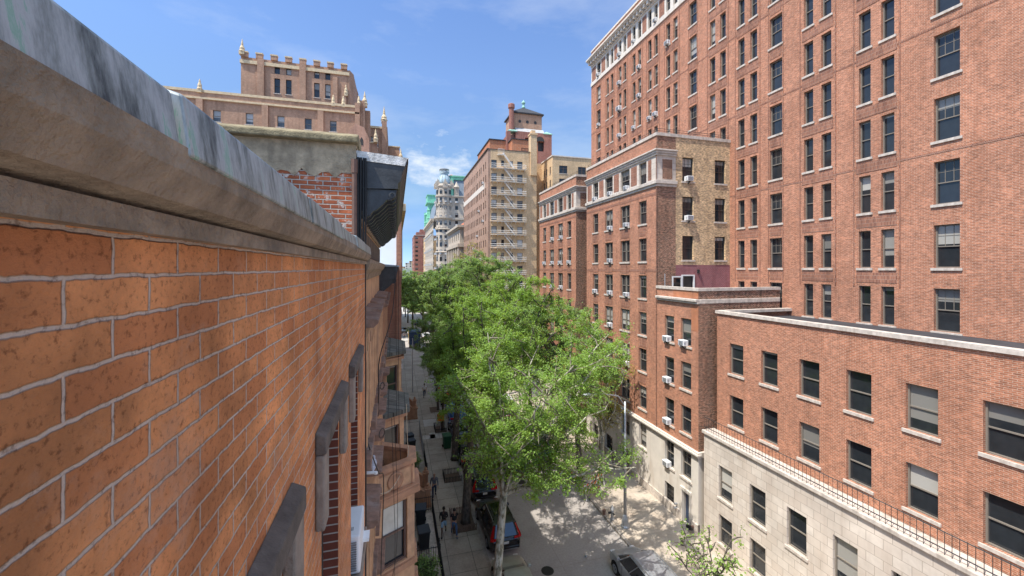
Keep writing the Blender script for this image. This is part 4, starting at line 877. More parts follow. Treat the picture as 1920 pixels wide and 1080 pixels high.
def pinnacle(mb, x, y, z, s=1.0): mb.box(x - .3 * s, x + .3 * s, y - .3 * s, y + .3 * s, z - .4, z); mb.lathe([(.36 * s, 0), (.4 * s, .15), (.28 * s, .3), (.3 * s, .6), (.12 * s, 1.1), (.14 * s, 1.2), (.02, 1.7 * s)], (x, y, z), 8)
for x, y, z, s in ((-9.0, 66.1, 41.6, .8), (-7.6, 66.1, 41.6, .8), (-5.4, 66.1, 42.0, .7), (-4.6, 66.6, 42.2, 1.2), (-1.95, 74.2, 42.6, 1.5), (-3.0, 66.6, 36.9, 1.0), (-7.7, 70.3, 45.0, .9), (.9, 79.8, 37.6, 1.2), (-22.3, 70.4, 49.6, 1.2), (-26, 65.9, 41.6, .9), (-36, 65.9, 41.6, .9)): pi = MB(); pinnacle(pi, x, y, z, s); pi.build('pinnacle', 'trim_gold', gb)
sb = MB(); facade(sb, (0, 74), 0, -5.5, -1.4, 0, 41.5, [(-3.5, 1.25, 37.9, 1.75)]); facade(sb, (-1.4, 0), R(90), 74, 84, 0, 41.5); sb.box(-2.3, -1.5, 73.7, 74.2, 20, 42.4); sb.box(-5, -2.8, 66.8, 74, 20, 36.4)
facade(sb, (0, 80), 0, -1.6, .7, 0, 39.8, [(-.4, 1.0, 33.5, 1.6)]); facade(sb, (.7, 0), R(90), 80, 90, 0, 39.8); sb.box(.6, 1.2, 79.5, 80.4, 15, 37.3); sb.build('rear_wing', 'brick_gothic', gb)
MB().box(-5.3, -2.2, 73.85, 74.05, 41.1, 41.45).box(-5.0, -2.7, 66.7, 67, 36.4, 36.6).box(-1.6, .8, 79.9, 80.2, 39.8, 40).build('wing_bands', 'trim_gold', gb)
put_windows(gb, G, 0, gw, 'hung_t_p'); put_windows(gb, (0, 74), 0, [(-3.5, 1.25, 37.9, 1.75)], 'case_d_p'); put_windows(gb, (0, 70.5), 0, [(x, .8, 44.0, 2.3) for x in (-10.4, -12.0, -16, -17.6)], 'hung_d'); put_windows(gb, (0, 70.5), 0, [(x, .75, 47.0, 1.0) for x in (-10.4, -12.0, -16, -17.6)], 'plain_d', sill=False)
flush_windows(gb)
ah = MB()
for x in (-10.4, -12.0, -16, -17.6): ah.prism([(x - .38, 70.46, 48.0), (x + .38, 70.46, 48.0), (x + .2, 70.46, 48.35), (x, 70.46, 48.6), (x - .2, 70.46, 48.35)], (0, .1, 0))
ah.build('arch_head', 'frame_dark', gb)
sp = MB(); sp.prism([(-7.2, 62, 20), (-3.7, 62, 20), (-3.7, 62, 35.6), (-4.4, 62, 37.2), (-5.6, 62, 37.6), (-6.4, 62, 36.4), (-7.2, 62, 35)], (0, 3, 0)); sal = thing('stepped_gable', 'salmon brick gable wall with small arched opening below the gothic tower', 'building', (-5, 62, 0)); sp.build('wall', 'brick_salmon', sal)
MB().prism([(-4.9, 61.96, 34.6), (-4.5, 61.96, 34.6), (-4.5, 61.96, 35.4), (-4.7, 61.96, 35.75), (-4.9, 61.96, 35.4)], (0, .1, 0)).build('arch_opening', 'frame_dark', sal)
# ------------------------------------------------------------------ left: our own brick house
oh = thing('brick_house', 'near orange brick house wall with copper flashed parapet and narrow hooded windows', 'house', (-.442, 0, 0))
OX = -.442; O = (OX, 0); th = R(90)
oc = [4.85, 3.13, 1.41, -.31, -2.0]; oops = [(y, .76, z, 2.12) for y in oc for z in (13.81, 10.66, 7.51, 4.36)]
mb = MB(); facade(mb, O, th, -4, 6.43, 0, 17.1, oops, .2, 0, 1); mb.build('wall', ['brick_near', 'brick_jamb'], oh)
put_windows(oh, O, th, oops, 'hung_d', .18, False); flush_windows(oh)
for y in oc:
    for z in (15.93, 12.78, 9.63):
        l = MB(); y0, y1 = y - .59, y + .59
        l.prism([(OX, y0, z), (OX + .06, y0, z), (OX + .06, y0, z + .1), (OX, y0, z + .13)], (0, y1 - y0, 0))
        l.build('lintel', 'dark_stone', oh, bevel=.008)
        for q in (y0, y1 - .16): MB().box(OX, OX + .052, q, q + .16, z - .44, z - .002).build('label_stop', 'drop_stone', oh, bevel=.012)
        MB().box(OX - .15, OX + .10, y - .5, y + .5, z - 2.28, z - 2.12).build('sill', 'drop_stone', oh, bevel=.01)
cp = MB(); cp.box(OX, OX + .035, -4, 6.40, 17.06, 17.1).prism([(OX, -4, 17.1), (OX + .06, -4, 17.12), (OX + .085, -4, 17.17), (OX + .085, -4, 17.215), (OX - .25, -4, 17.215), (OX - .25, -4, 17.1)], (0, 10.43, 0))
cp.build('parapet_moulding', 'cornice_beige', oh)
for k in range(9):
    y1 = 6.44 - k * 1.12; y0 = y1 - 1.1; f = MB(); j = .006 * math.sin(k * 2.3)
    f.prism([(OX + .09 + j, y0, 17.2), (OX + .075 + j, y0, 17.31 + j), (OX - .3, y0, 17.42), (OX - .3, y0, 17.2)], (0, y1 - y0, 0)); f.build('flashing', 'flashing', oh, bevel=.006)
MB().box(-12, OX - .3, -4, 6.44, 16.9, 17.0).build('roof', 'roof_black', oh)
# split air conditioner in the hooded window
sa = thing('air_conditioner', 'big white slatted air conditioner standing in the hooded window of the near brick wall', 'air conditioner', (OX, 4.85, 13.82), 'window air conditioners')
MB().box(OX - .3, OX + .085, 4.52, 5.1, 13.82, 14.22).build('casing', 'ac_white', sa, bevel=.02)
g = MB()
for k in range(13): g.box(OX - .25, OX + .05, 4.508, 4.516, 13.86 + k * .024, 13.872 + k * .024)
for k in range(6): g.box(OX - .02 + .014 * k - .05, OX - .012 + .014 * k - .05, 4.62, 4.68, 14.22, 14.223)
g.build('grille', 'ac_grille', sa)
MB().box(OX + .085, OX + .15, 4.9, 5.05, 13.9, 13.94).build('drip_tray', 'ac_white', sa)
# cable bundle and brown downpipe at the party line
ca = thing('cable_bundle', 'black cables running down the wall beside the brown pipe at the party line', 'cables', (-.5, 6.42, 0))
for i, (x, y, r) in enumerate(((-.535, 6.47, .022), (-.50, 6.46, .016), (-.465, 6.475, .014), (-.437, 6.48, .012))):
    pts = [(x + .006 * math.sin(z * 1.3 + i), y + .006 * math.cos(z * .9 + i * 2), z) for z in np.arange(0.2, 18.7, .45)]; MB().tube(pts, r, 6).build('cable', 'cable_black', ca)
tag(MB().tube([(-.585, 6.40, .1), (-.585, 6.40, 18.4)], .035, 8).tube([(-.585, 6.40, 18.4), (-.585, 6.40, 18.6)], .045, 8).build('downpipe', 'pipe_brown'), 'rusty brown downpipe between worn brick party wall and black cables', 'pipe')

# ------------------------------------------------------------------ brownstone row
NX = -.567
def hood(x, y, z, w, par, mat='brownstone_pale', top='brownstone_dark'):
    h = MB(); y0, y1 = y - w / 2 - .16, y + w / 2 + .16
    h.prism([(x, y0, z - .12), (x + .24, y0, z - .12), (x + .31, y0, z - .05), (x + .31, y0, z), (x, y0, z + .05)], (0, y1 - y0, 0)); h.build('hood', top, par, bevel=.012)
    s = MB(); s.prism([(x, y0 + .04, z - .34), (x + .12, y0 + .04, z - .34), (x + .2, y0 + .04, z - .122), (x, y0 + .04, z - .122)], (0, y1 - y0 - .08, 0))
    for q in (y0 + .04, y1 - .24): s.box(x, x + .12, q, q + .2, z - 2.16, z - .342); s.box(x + .12, x + .14, q + .05, q + .15, z - 2.0, z - .5)
    s.build('window_surround', mat, par, bevel=.01)
    MB().box(x - .1, x + .2, y0, y1, z - 2.32, z - 2.162).build('sill', top, par, bevel=.012)
def bay(par, x, y0, y1, proj, z0, z1, storeys, kind='balcony', dy=.66):
    """canted bay; storeys = list of (window bottom, height)"""
    P = [(x, y0), (x + proj, y0 + dy), (x + proj, y1 - dy), (x, y1)]; wm = MB(); L = math.hypot(proj, dy); t0 = math.atan2(dy, proj)
    faces = [(P[0], t0, L), (P[1], R(90), y1 - y0 - 2 * dy), (P[2], math.pi - t0, L)]
    for p, t, l in faces:
        ops = [(l * .5, min(l * .62, 1.25), z, h) for z, h in storeys]; facade(wm, p, t, 0, l, z0, z1, ops, .16)
        for o in ops:
            q = W(p, t, o[0], o[2]); ms = window_meshes(o[1], o[3], 'hung_b', .14); w = bpy.data.objects.new('window', ms[0]); COL.objects.link(w); w.parent = par; w.location = Vector(q) - wloc(par); w.rotation_euler.z = t
            g = bpy.data.objects.new('pane', ms[1]); COL.objects.link(g); g.parent = w
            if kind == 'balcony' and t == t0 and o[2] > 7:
                q_ = MB().box(-o[1] / 2 + .06, o[1] / 2 - .06, .138, .142, o[3] * .5 + .03, o[3] - .06); g2 = finish(q_.mesh('blind'), 'blind', 'glass_reflection', w)  # bright reflection on the upper sash, put in as a pale sheet
    wm.build('bay_wall', 'brownstone_pale', par)
    def ring(e, za, zb, mat, nm, hollow=None):
        q = [(x - .0, y0 - e * 1.2), (x + proj + e, y0 + dy - e * .5), (x + proj + e, y1 - dy + e * .5), (x, y1 + e * 1.2)]; r = MB()
        if hollow is None: r.slab(q, za, zb)
        else:
            i = [(x, y0 + hollow * 1.2), (x + proj - hollow, y0 + dy + hollow * .5), (x + proj - hollow, y1 - dy - hollow * .5), (x, y1 - hollow * 1.2)]
            for k in range(3): r.prism([(*q[k], za), (*q[k + 1], za), (*i[k + 1], za), (*i[k], za)], (0, 0, zb - za))
        r.build(nm, mat, par, bevel=.01)
    for z, h in storeys:
        ring(.13, z + h + .25, z + h + .38, 'brownstone', 'band'); ring(.08, z - .22, z - .06, 'brownstone', 'band')
    if kind == 'balcony':
        ring(.0, z1, z1 + .68, 'brownstone_pale', 'parapet', .16); ring(.06, z1 + .68, z1 + .8, 'brownstone', 'parapet_cap', .2); ring(.16, z1 - .16, z1 + .02, 'brownstone', 'cornice')
        c, s = uvec(t0); m0 = W(P[0], t0, L * .5, z1 + .36, .02); k = MB(); 
        k.lathe([(.24, 0), (.26, .05), (.19, .06), (.17, .03), (.08, .07)], (0, 0, 0), 18); k.xf(0, Matrix.Translation(m0) @ Matrix.Rotation(t0, 4, 'Z') @ Matrix.Rotation(R(90), 4, 'X')); k.build('medallion', 'brownstone', par, smooth=True)
        pan = MB()
        for k_ in (0, 1): strip(pan, P[0], t0, .06 + k_ * (L - .18), .12 + k_ * (L - .18), z1 + .06, z1 + .64, .015)
        strip(pan, P[0], t0, .06, L - .06, z1 + .6, z1 + .65, .015); strip(pan, P[0], t0, .06, L - .06, z1 + .05, z1 + .1, .015); pan.build('parapet_panel', 'brownstone', par)
    else:
        r = MB(); e = .22; q = [(x, y0 - e * 1.2), (x + proj + e, y0 + dy - e * .5), (x + proj + e, y1 - dy + e * .5), (x, y1 + e * 1.2)]; r.slab(q, z1, z1 + .16)
        u = [(x, y0 + .4), (x + proj * .35, y0 + dy + .2), (x + proj * .35, y1 - dy - .2), (x, y1 - .4)]
        for k in range(3): r.face([(*q[k], z1 + .16), (*q[k + 1], z1 + .16), (*u[k + 1], z1 + .42), (*u[k], z1 + .42)])
        r.face([(*p, z1 + .42) for p in u]); r.build('bay_roof', 'slate', par)
h1 = thing('brownstone_house', 'nearest brownstone house with bracketed dark cornice and worn brick party wall', 'house', (NX, 6.5, 0))
H1Y0, H1Y1 = 6.5, 15.2; O1 = (NX, 0)
hc = [7.2, 8.86, 10.52, 12.3, 14.0]; hz = [16.2, 13.1, 10.0, 6.9]
hops = [(y, .8, z - 2.16, 1.8) for y in hc for z in hz if not (z < 11 and y > 11)]
mb = MB(); facade(mb, O1, R(90), H1Y0, H1Y1, 0, 16.85, hops, .2); facade(mb, O1, R(90), H1Y0, H1Y1, 17.1, 17.95); mb.build('wall', 'brownstone_pale', h1)
put_windows(h1, O1, R(90), hops, 'hung_b', .16, False); flush_windows(h1)
for y, w, z, h in hops: hood(NX, y, z + 2.16, .8, h1)
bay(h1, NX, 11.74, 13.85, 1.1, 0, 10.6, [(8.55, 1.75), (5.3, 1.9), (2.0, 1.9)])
fz_ = MB()
fz_.prism([(NX, 6.5, 16.78), (NX + .05, 6.5, 16.78), (NX + .08, 6.5, 16.9), (NX + .16, 6.5, 16.98), (NX + .2, 6.5, 17.08), (NX + .2, 6.5, 17.14), (NX, 6.5, 17.16)], (0, 8.7, 0))
fz_.prism([(NX, 6.52, 17.72), (NX + .04, 6.52, 17.72), (NX + .1, 6.52, 17.84), (NX + .1, 6.52, 17.9), (NX, 6.52, 17.9)], (0, 8.66, 0)); fz_.build('frieze_moulding', 'cornice_beige', h1)
fp = MB(); y = 6.62
while y < 15: fp.box(NX, NX + .03, y, y + .62, 17.22, 17.66); y += .72
fp.build('frieze_panels', 'cornice_brown', h1)
co = MB(); X = lambda d: NX + d
co.prism([(X(0), 6.5, 17.9), (X(.06), 6.5, 17.9), (X(.06), 6.5, 18.2), (X(.60), 6.5, 18.22), (X(.60), 6.5, 18.30), (X(.64), 6.5, 18.34), (X(.66), 6.5, 18.46), (X(.735), 6.5, 18.62), (X(.735), 6.5, 18.68), (X(0), 6.5, 18.72)], (0, 8.7, 0)); co.build('cornice', 'cornice_black', h1)
MB().prism([(X(0), 6.49, 18.722), (X(.75), 6.49, 18.682), (X(.75), 6.49, 18.64), (X(.755), 6.49, 18.64), (X(.76), 6.49, 18.70), (X(0), 6.49, 18.76)], (0, 8.72, 0)).build('cornice_flashing', 'flaking', h1)
fe_ = MB(); 
fe_.prism([(X(.02), 6.485, 18.62), (X(.70), 6.485, 18.57), (X(.735), 6.485, 18.68), (X(0), 6.485, 18.74)], (0, .014, 0)); fe_.build('peeling_edge', 'flaking', h1)
pr = [(0, 18.2), (0, 17.80), (.05, 17.76), (.13, 17.76), (.19, 17.80), (.23, 17.86), (.30, 17.90), (.38, 17.98), (.44, 18.05), (.52, 18.06), (.57, 18.11), (.58, 18.2)]
bm = MB().prism([(a, 0, z) for a, z in pr], (0, .13, 0)); vol = MB()
for a, z, r in ((.10, 17.835, .075), (.515, 18.125, .055)):
    s0 = len(bm.v); bm.lathe([(r, 0), (r, .16), (r * .5, .165), (r * .45, .15)], (0, 0, 0), 14); bm.xf(s0, Matrix.Translation((a, .145, z)) @ Matrix.Rotation(R(90), 4, 'X'))
bme = bm.mesh('bracket'); bme.materials.append(M['cornice_black'])
for k in range(20):
    o = bpy.data.objects.new('bracket', bme); COL.objects.link(o); o.parent = h1; o.location = Vector((NX, 6.53 + k * .44, 0)) - wloc(h1)
dt = MB(); y = 6.55
while y < 15.1:
    for q in range(3): dt.box(X(.10 + q * .15), X(.19 + q * .15), y, y + .045, 18.12 - .0, 18.2)
    y += .085
dt.build('dentils', 'cornice_brown', h1)
pw = MB(); facade(pw, (0, 6.5), 0, -14, NX, 0, 18.42); pw.face([(NX, 6.5, 17.9), (NX, 7.0, 17.9), (NX, 7.0, 18.8), (NX, 6.5, 18.8)]); pw.build('party_wall', 'brick_worn', h1)
st = MB(); sr = random.Random(3); x = -14.0; top = []
while x < NX - .001: top.append((x, 18.42 - sr.uniform(-.03, .12))); x += .09
top.append((NX, 18.3)); st.prism([(p[0], 6.488, p[1]) for p in top] + [(NX, 6.488, 18.84), (-14, 6.488, 18.84)], (0, .4, 0)); st.build('stucco_band', 'stucco', h1)
cp = MB(); cp.prism([(-14, 6.36, 18.84), (-14, 6.36, 18.93), (-14, 6.5, 19.0), (-14, 7.0, 19.0), (-14, 7.0, 18.84)], (14 + NX + .035, 0, 0)); cp.build('coping', 'moss_stone', h1, bevel=.02)
MB().box(-14, NX, 7.0, 15.2, 18.1, 18.2).build('roof', 'roof_black', h1)
# second house: black cornice, slate bays
h2 = thing('brownstone_house', 'brownstone house with blue-grey roof edge and two slate roofed bays past the bracketed cornice', 'house', (NX, 15.2, 0))
h2c = [16.1, 17.7, 19.3, 20.9, 22.5]; h2ops = [(y, .8, z, 1.75) for y in h2c for z in (13.6,)] + [(y, .8, z, 1.75) for y in (18.9,) for z in (10.4, 7.2, 4.0)]
mb = MB(); facade(mb, O1, R(90), 15.2, 24, 0, 17.0, h2ops, .2); facade(mb, (0, 15.2), 0, -14, NX, 15, 17.0); mb.build('wall', 'brownstone', h2)
put_windows(h2, O1, R(90), h2ops, 'hung_b', .16, False); flush_windows(h2)
for y, w, z, h in h2ops: hood(NX, y, z + 2.1, .8, h2, 'brownstone')
c2 = MB(); c2.prism([(NX, 15.22, 16.2), (NX + .1, 15.22, 16.2), (NX + .14, 15.22, 16.55), (NX + .58, 15.22, 16.62), (NX + .60, 15.22, 16.8), (NX + .67, 15.22, 17.0), (NX + .67, 15.22, 17.04), (NX, 15.22, 17.06)], (0, 8.76, 0)); c2.build('cornice', 'cornice_black', h2)
b2 = bm.mesh('bracket', smooth=False); b2.materials.append(M['cornice_black'])
for k in range(14): o = bpy.data.objects.new('bracket', b2); COL.objects.link(o); o.parent = h2; o.location = Vector((NX, 15.3 + k * .62, -1.6)) - wloc(h2)
MB().prism([(-14, 15.16, 17.06), (NX + .69, 15.16, 17.06), (NX + .69, 15.16, 17.1), (-.7, 15.16, 17.17), (-14, 15.16, 17.17)], (0, 8.8, 0)).build('roof_edge', 'flash_blue', h2)
bay(h2, NX, 15.35, 18.2, .86, 0, 11.6, [(9.5, 1.7), (6.2, 1.8), (2.4, 1.9)], 'slate', .6); bay(h2, NX, 19.8, 23.4, .82, 0, 12.9, [(10.6, 1.8), (7.2, 1.8), (3.2, 1.9)], 'slate', .6)
# third: taller orange brick with white painted side
TX3 = .31
h3 = thing('brick_house', 'taller brick building with white painted side wall beyond the brownstones', 'building', (TX3, 24, 0))
mb = MB(); facade(mb, (0, 24), 0, -14, TX3, 0, 17.1); facade(mb, (0, 24), 0, -14, TX3, 19.0, 20.6); facade(mb, (TX3, 0), R(90), 24, 44, 0, 20.6, [(y, 1.0, z, 1.8) for y in np.arange(25.5, 43, 2.1) for z in (17.5, 14.3, 11.1, 7.9, 4.7)], .2)
mb.face([(-14, 24, 20.6), (TX3, 24, 20.6), (TX3, 44, 20.6), (-14, 44, 20.6)]); mb.build('wall', 'brick_house', h3)
wp = MB(); facade(wp, (0, 24), 0, -14, TX3 - .28, 17.1, 19.0); wp.build('painted_wall', 'white_paint', h3)
MB().box(TX3 - .28, TX3, 23.93, 24.3, 0, 20.55).build('corner_pier', 'brick_house', h3); MB().box(-14, TX3 + .12, 23.9, 24.2, 20.6, 20.8).box(TX3, TX3 + .25, 24.2, 44, 20.3, 20.7).build('cornice', 'trim_gold', h3)
put_windows(h3, (TX3, 0), R(90), [(y, 1.0, z, 1.8) for y in np.arange(25.5, 43, 2.1) for z in (17.5, 14.3, 11.1, 7.9, 4.7)], 'hung_b', .16); flush_windows(h3)
for i, (y0, y1, zt, mt, lb) in enumerate(((44, 60, 19, 'brownstone', 'brownstone house with deep stoop past the taller brick house'), (60, 80, 16, 'brick_house', 'low brick house before the sunlit side street crossing'))):
    slab_building('town_house', lb, -14, -.1, y0, y1, zt, mt, 'hung_b', pw=2.3, zb=1.5)
bk = thing('back_building', 'plain building mass behind the gothic tower', 'building', (-40, 100, 0)); MB().box(-70, -3, 100, 150, 0, 30).build('wall', 'brick_gothic', bk)
# wires, conduits, pigeon on the brownstone front
def wire(label, pts, r=.009, mat='cable_black', name='hanging_cable'):
    P = [Vector(p) for p in pts]; out = []
    for i in range(len(P) - 1):
        p0, p1, p2, p3 = P[max(i - 1, 0)], P[i], P[i + 1], P[min(i + 2, len(P) - 1)]
        for k in range(6): t = k / 6; out.append(.5 * ((2 * p1) + (p2 - p0) * t + (2 * p0 - 5 * p1 + 4 * p2 - p3) * t * t + (3 * p1 - p0 - 3 * p2 + p3) * t ** 3))
    out.append(P[-1]); return tag(MB().tube(out, r, 5).build(name, mat), label, 'cable')
wire('long black cable sagging from the dark cornice down the brownstone front', [(.05, 15.0, 17.2), (.0, 14, 16.9), (-.1, 12, 15.7), (-.36, 10, 14.92), (-.37, 9.7, 14.2), (-.38, 9.5, 13.72)], .013)
wire('straight black cable dropping from the dark roof edge to the bay balcony', [(.1, 15.1, 17.0), (.09, 15.05, 14.5), (.10, 14.0, 12.2), (.14, 12.7, 11.2)])
wire('thin black cable hanging over the bay face in front of the bright window', [(-.05, 11.2, 13.2), (.02, 11.5, 11.5), (.05, 11.6, 10.2), (-.02, 11.5, 9.0), (-.25, 10.5, 8.8)], .007)
wire('second thin black cable beside the bay medallion', [(-.1, 10.8, 13.2), (-.05, 11.2, 11.0), (-.02, 11.4, 9.4), (-.12, 11.0, 7.5)], .007)
wire('black cable crossing below the nearest stone hoods', [(-.5, 6.6, 14.6), (-.30, 7.6, 13.4), (-.24, 8.8, 12.6), (-.30, 9.0, 10.6), (-.32, 9.0, 8.0)], .010)
wire('cream cable curving over the bay balcony edge', [(.30, 12.4, 13.0), (.33, 12.5, 11.9), (.36, 12.55, 11.5), (.15, 12.2, 11.1), (-.15, 11.6, 10.95), (-.5, 11.3, 11.05)], .011, 'cable_cream')
for lb, c, r in (('black loop of spare cable hanging on the brownstone front', (-.30, 9.9, 14.28), .075), ('wider wire coil lying over the lower stone hood', (-.30, 9.6, 13.3), .1)):
    tag(MB().tube([(c[0] + r * math.cos(t) * .55, c[1] + r * math.cos(t) * .85, c[2] + r * math.sin(t)) for t in np.linspace(0, 6.28, 18)], .010, 5).build('cable_coil', 'cable_black'), lb, 'cable coil')
tag(MB().tube([(-.5, 6.9, 13.74), (-.31, 6.9, 13.72)], .025, 8).lathe([(.032, 0), (.032, .03)], (-.31, 6.9, 13.70), 8).build('white_conduit', 'frame_white'), 'short white tube sticking out of the brownstone wall', 'conduit')
pg = thing('pigeon', 'grey and white pigeon sitting on a brownstone window hood', 'bird', (-.42, 8.35, 13.11))
pb_ = MB().lathe([(.008, -.17), (.03, -.12), (.06, -.05), (.07, .02), (.055, .08), (.03, .12), (.034, .15), (.03, .18), (.006, .2)], (0, 0, 0), 10); pb_.xf(0, Matrix.Translation((-.42, 8.35, 13.2)) @ Matrix.Rotation(R(-62), 4, 'X')); pb_.build('body', 'feather', pg, smooth=True)
MB().tube([(-.44, 8.38, 13.11), (-.44, 8.37, 13.17)], .006, 4).tube([(-.40, 8.38, 13.11), (-.40, 8.37, 13.17)], .006, 4).build('leg', 'orange_stripe', pg)
MB().tube([(-.42, 8.52, 13.31), (-.42, 8.56, 13.30)], [.008, .002], 5).build('beak', 'cloth_grey', pg)

# ------------------------------------------------------------------ areaways, stoops, fences, bins
def fence(label, x, y0, y1, group='area railings', h=1.0, mat='iron', base=.15):
    f = thing('iron_fence', label, 'fence', (x, y0, base), group); r = MB()
    for z in (.12, h - .08): r.box(x - .015, x + .015, y0, y1, base + z, base + z + .03)
    r.build('rail', mat, f); p = MB(); y = y0 + .06
    while y < y1 - .03: p.tube([(x, y, base), (x, y, base + h), (x, y, base + h + .08)], [.011, .011, .002], 4, cap=False); y += .13
    p.build('pickets', mat, f)
    for y in (y0, y1): MB().box(x - .035, x + .035, y - .035, y + .035, base, base + h + .12).lathe([(.03, 0), (.05, .04), (.02, .1)], (x, y, base + h + .12), 8).build('post', mat, f)
    return f
fence('black iron area fence nearest the camera beside the shrub', 2.42, 18.0, 23.4)
fence('black iron area fence in front of the two open black bins', 2.42, 23.9, 28.6)
fence('black iron area fence past the brownstone stoop', 2.42, 33.4, 37.2)
fence('pale grey metal area fence near the lone black bin', 2.36, 37.8, 43.0, mat='galv')
for y0, y1, t in ((18.0, 18.05, 'a'), (23.6, 23.65, 'b'), (28.9, 28.95, 'c')):
    f = thing('cross_fence', {'a': 'black cross railing nearest between two areaways', 'b': 'black cross railing behind the shrub bed', 'c': 'black cross railing beside the brownstone steps'}[t], 'fence', (1, y0, .1)); r = MB()
    for z in (.2, 1.05): r.box(.2, 2.4, y0, y0 + .03, z, z + .03)
    for x in np.arange(.25, 2.4, .13): r.tube([(x, y0 + .01, .1), (x, y0 + .01, 1.15)], .011, 4, cap=False)
    r.build('railing', 'iron', f)
fl = tag(flat('paving_strip', 1.95, 2.41, 18, 28.6, .16, 'trim_stone', .1), kind='structure')
def stoop(label, y0, w, x1, rise, mat, z0=.12, ncap='brownstone'):
    s = thing('stoop', label, 'stoop', (x1, y0, z0)); n = 12; st = MB(); x0 = NX; run = (x1 - .25 - x0) / n
    for k in range(n): st.box(x1 - .25 - (k + 1) * run, x1 - .25 - k * run if k else x1 - .2, y0 + .28, y0 + w - .28, z0 - .1, z0 + rise * (k + 1) / n)
    st.build('steps', mat, s)
    for q in (y0, y0 + w - .26):
        MB().prism([(x0, q, z0), (x1 - .3, q, z0), (x1 - .3, q, z0 + .95), (x0, q, z0 + rise + .85)], (0, .26, 0)).build('side_wall', mat, s)
        MB().prism([(x0, q - .05, z0 + rise + .86), (x1 - .3, q - .05, z0 + .96), (x1 - .3, q - .05, z0 + 1.1), (x0, q - .05, z0 + rise + 1.0)], (0, .36, 0)).build('balustrade_cap', ncap, s, bevel=.02)
        b = MB()
        for k in range(9): x = x0 + (x1 - .4 - x0) * (k + .5) / 9; z = z0 + .35 + (rise) * (1 - (k + .5) / 9); b.box(x - .05, x + .05, q - .012, q, z - .1, z + .45)
        b.build('baluster_relief', ncap, s)
        cx, cy = x1 - .1, q + .13; MB().box(cx - .22, cx + .22, cy - .22, cy + .22, z0, z0 + .2).box(cx - .17, cx + .17, cy - .17, cy + .17, z0 + .2, z0 + 1.15).box(cx - .23, cx + .23, cy - .23, cy + .23, z0 + 1.15, z0 + 1.28).lathe([(.2, 0), (.16, .1), (.08, .18), (.13, .26), (.02, .4)], (cx, cy, z0 + 1.28), 10).build('newel', ncap, s, bevel=.01)
    return s
stoop('near brownstone stoop with short newel posts beside the area bins', 29.4, 2.6, 2.3, 2.0, 'brownstone')
stoop('tall reddish brownstone stoop with heavy newels jutting onto the pavement', 46.8, 3.0, 2.25, 3.0, 'brownstone')
def bin_(label, x, y, rz=0, mat='bin_black', lid=True, sc=1):
    b = thing('rubbish_bin', label, 'bin', (0, 0, 0), 'wheeled bins'); m_ = MB(); q = [(-.24, -.26), (.24, -.26), (.24, .26), (-.24, .26)]; t = [(-.30, -.33), (.30, -.33), (.30, .33), (-.30, .33)]
    for k in range(4): j = (k + 1) % 4; m_.face([(*q[k], .05), (*q[j], .05), (*t[j], .95), (*t[k], .95)])
    m_.face([(*p, .05) for p in q]); m_.box(-.32, .32, -.35, .35, .93, .97); m_.build('body', mat, b)
    MB().prism([(-.33, -.37, .975), (.33, -.37, .975), (.33, .37, 1.0), (-.33, .37, 1.0)], (0, 0, .05)).build('lid', mat, b, bevel=.02)
    for x_ in (-.27, .27): s0 = MB(); s0.lathe([(.1, -.03), (.1, .03)], (0, 0, 0), 10); s0.xf(0, Matrix.Translation((x_, .28, .1)) @ Matrix.Rotation(R(90), 4, 'Y')); s0.build('wheel', 'rubber', b)
    b.location = (x, y, .12); b.rotation_euler.z = rz; b.scale = (sc,) * 3; return b
bin_('black wheeled bin in the areaway, nearer of the two behind the iron fence', 1.62, 25.2, .1, sc=1.1); bin_('black wheeled bin in the areaway next to the stoop', 1.6, 27.6, -.1, sc=1.1)
bin_('black bin standing alone by the pale metal fence', 1.3, 40.2, .3); bin_('black bin behind the stoop under the dark bay', 1.4, 38.9, .3)
bin_('green wheeled bin at the kerb among the leaves', 4.62, 38.6, .1, 'bin_green', sc=1.2)
tag(MB().lathe([(.02, 0), (.3, .03), (.36, .2), (.3, .38), (.12, .5), (.05, .55)], (1.75, 26.45, .12), 10).build('rubbish_bag', 'car_blue', bevel=0, smooth=True), 'blue rubbish bag lying between the two areaway bins', 'bag')
def guard(label, x0, x1, y0, y1, mat='iron', h=.45, soil=True, wood=False):
    g = thing('tree_guard', label, 'tree guard', (x0, y0, .15), 'low tree pit guards'); r = MB(); step = .11
    for a, b_ in (((x0, y0), (x1, y0)), ((x0, y0), (x0, y1)), ((x0, y1), (x1, y1))):
        n = max(2, int(math.hypot(b_[0] - a[0], b_[1] - a[1]) / step))
        for k in range(n + 1): x = a[0] + (b_[0] - a[0]) * k / n; y = a[1] + (b_[1] - a[1]) * k / n; r.box(x - .022, x + .022, y - .012, y + .012, .15, .15 + h)
        r.tube([(*a, .15 + h * .8), (*b_, .15 + h * .8)], .02, 4)
    r.build('pickets', mat, g)
    if soil: tag(MB().face([(x0, y0, .153), (x1, y0, .153), (x1, y1, .153), (x0, y1, .153)]).build('soil', 'soil'), kind='structure')
guard('brown picket guard round the dark trunk by the black cars', 3.55, 5.0, 25.9, 28.0, 'frame_brown')
guard('low dark hoop guard round the slim kerb tree', 3.9, 5.0, 42.2, 44.0); guard('low black guard under the green leaves past the dark trunk', 3.7, 5.0, 32.2, 33.6)
tag(MB().face([(3.4, 17.6, .153), (5.0, 17.6, .153), (5.0, 19.8, .153), (3.4, 19.8, .153)]).build('soil', 'soil'), kind='structure')
tag(MB().face([(3.9, 48.3, .153), (5.0, 48.3, .153), (5.0, 50.3, .153), (3.9, 50.3, .153)]).build('soil', 'soil'), kind='structure')

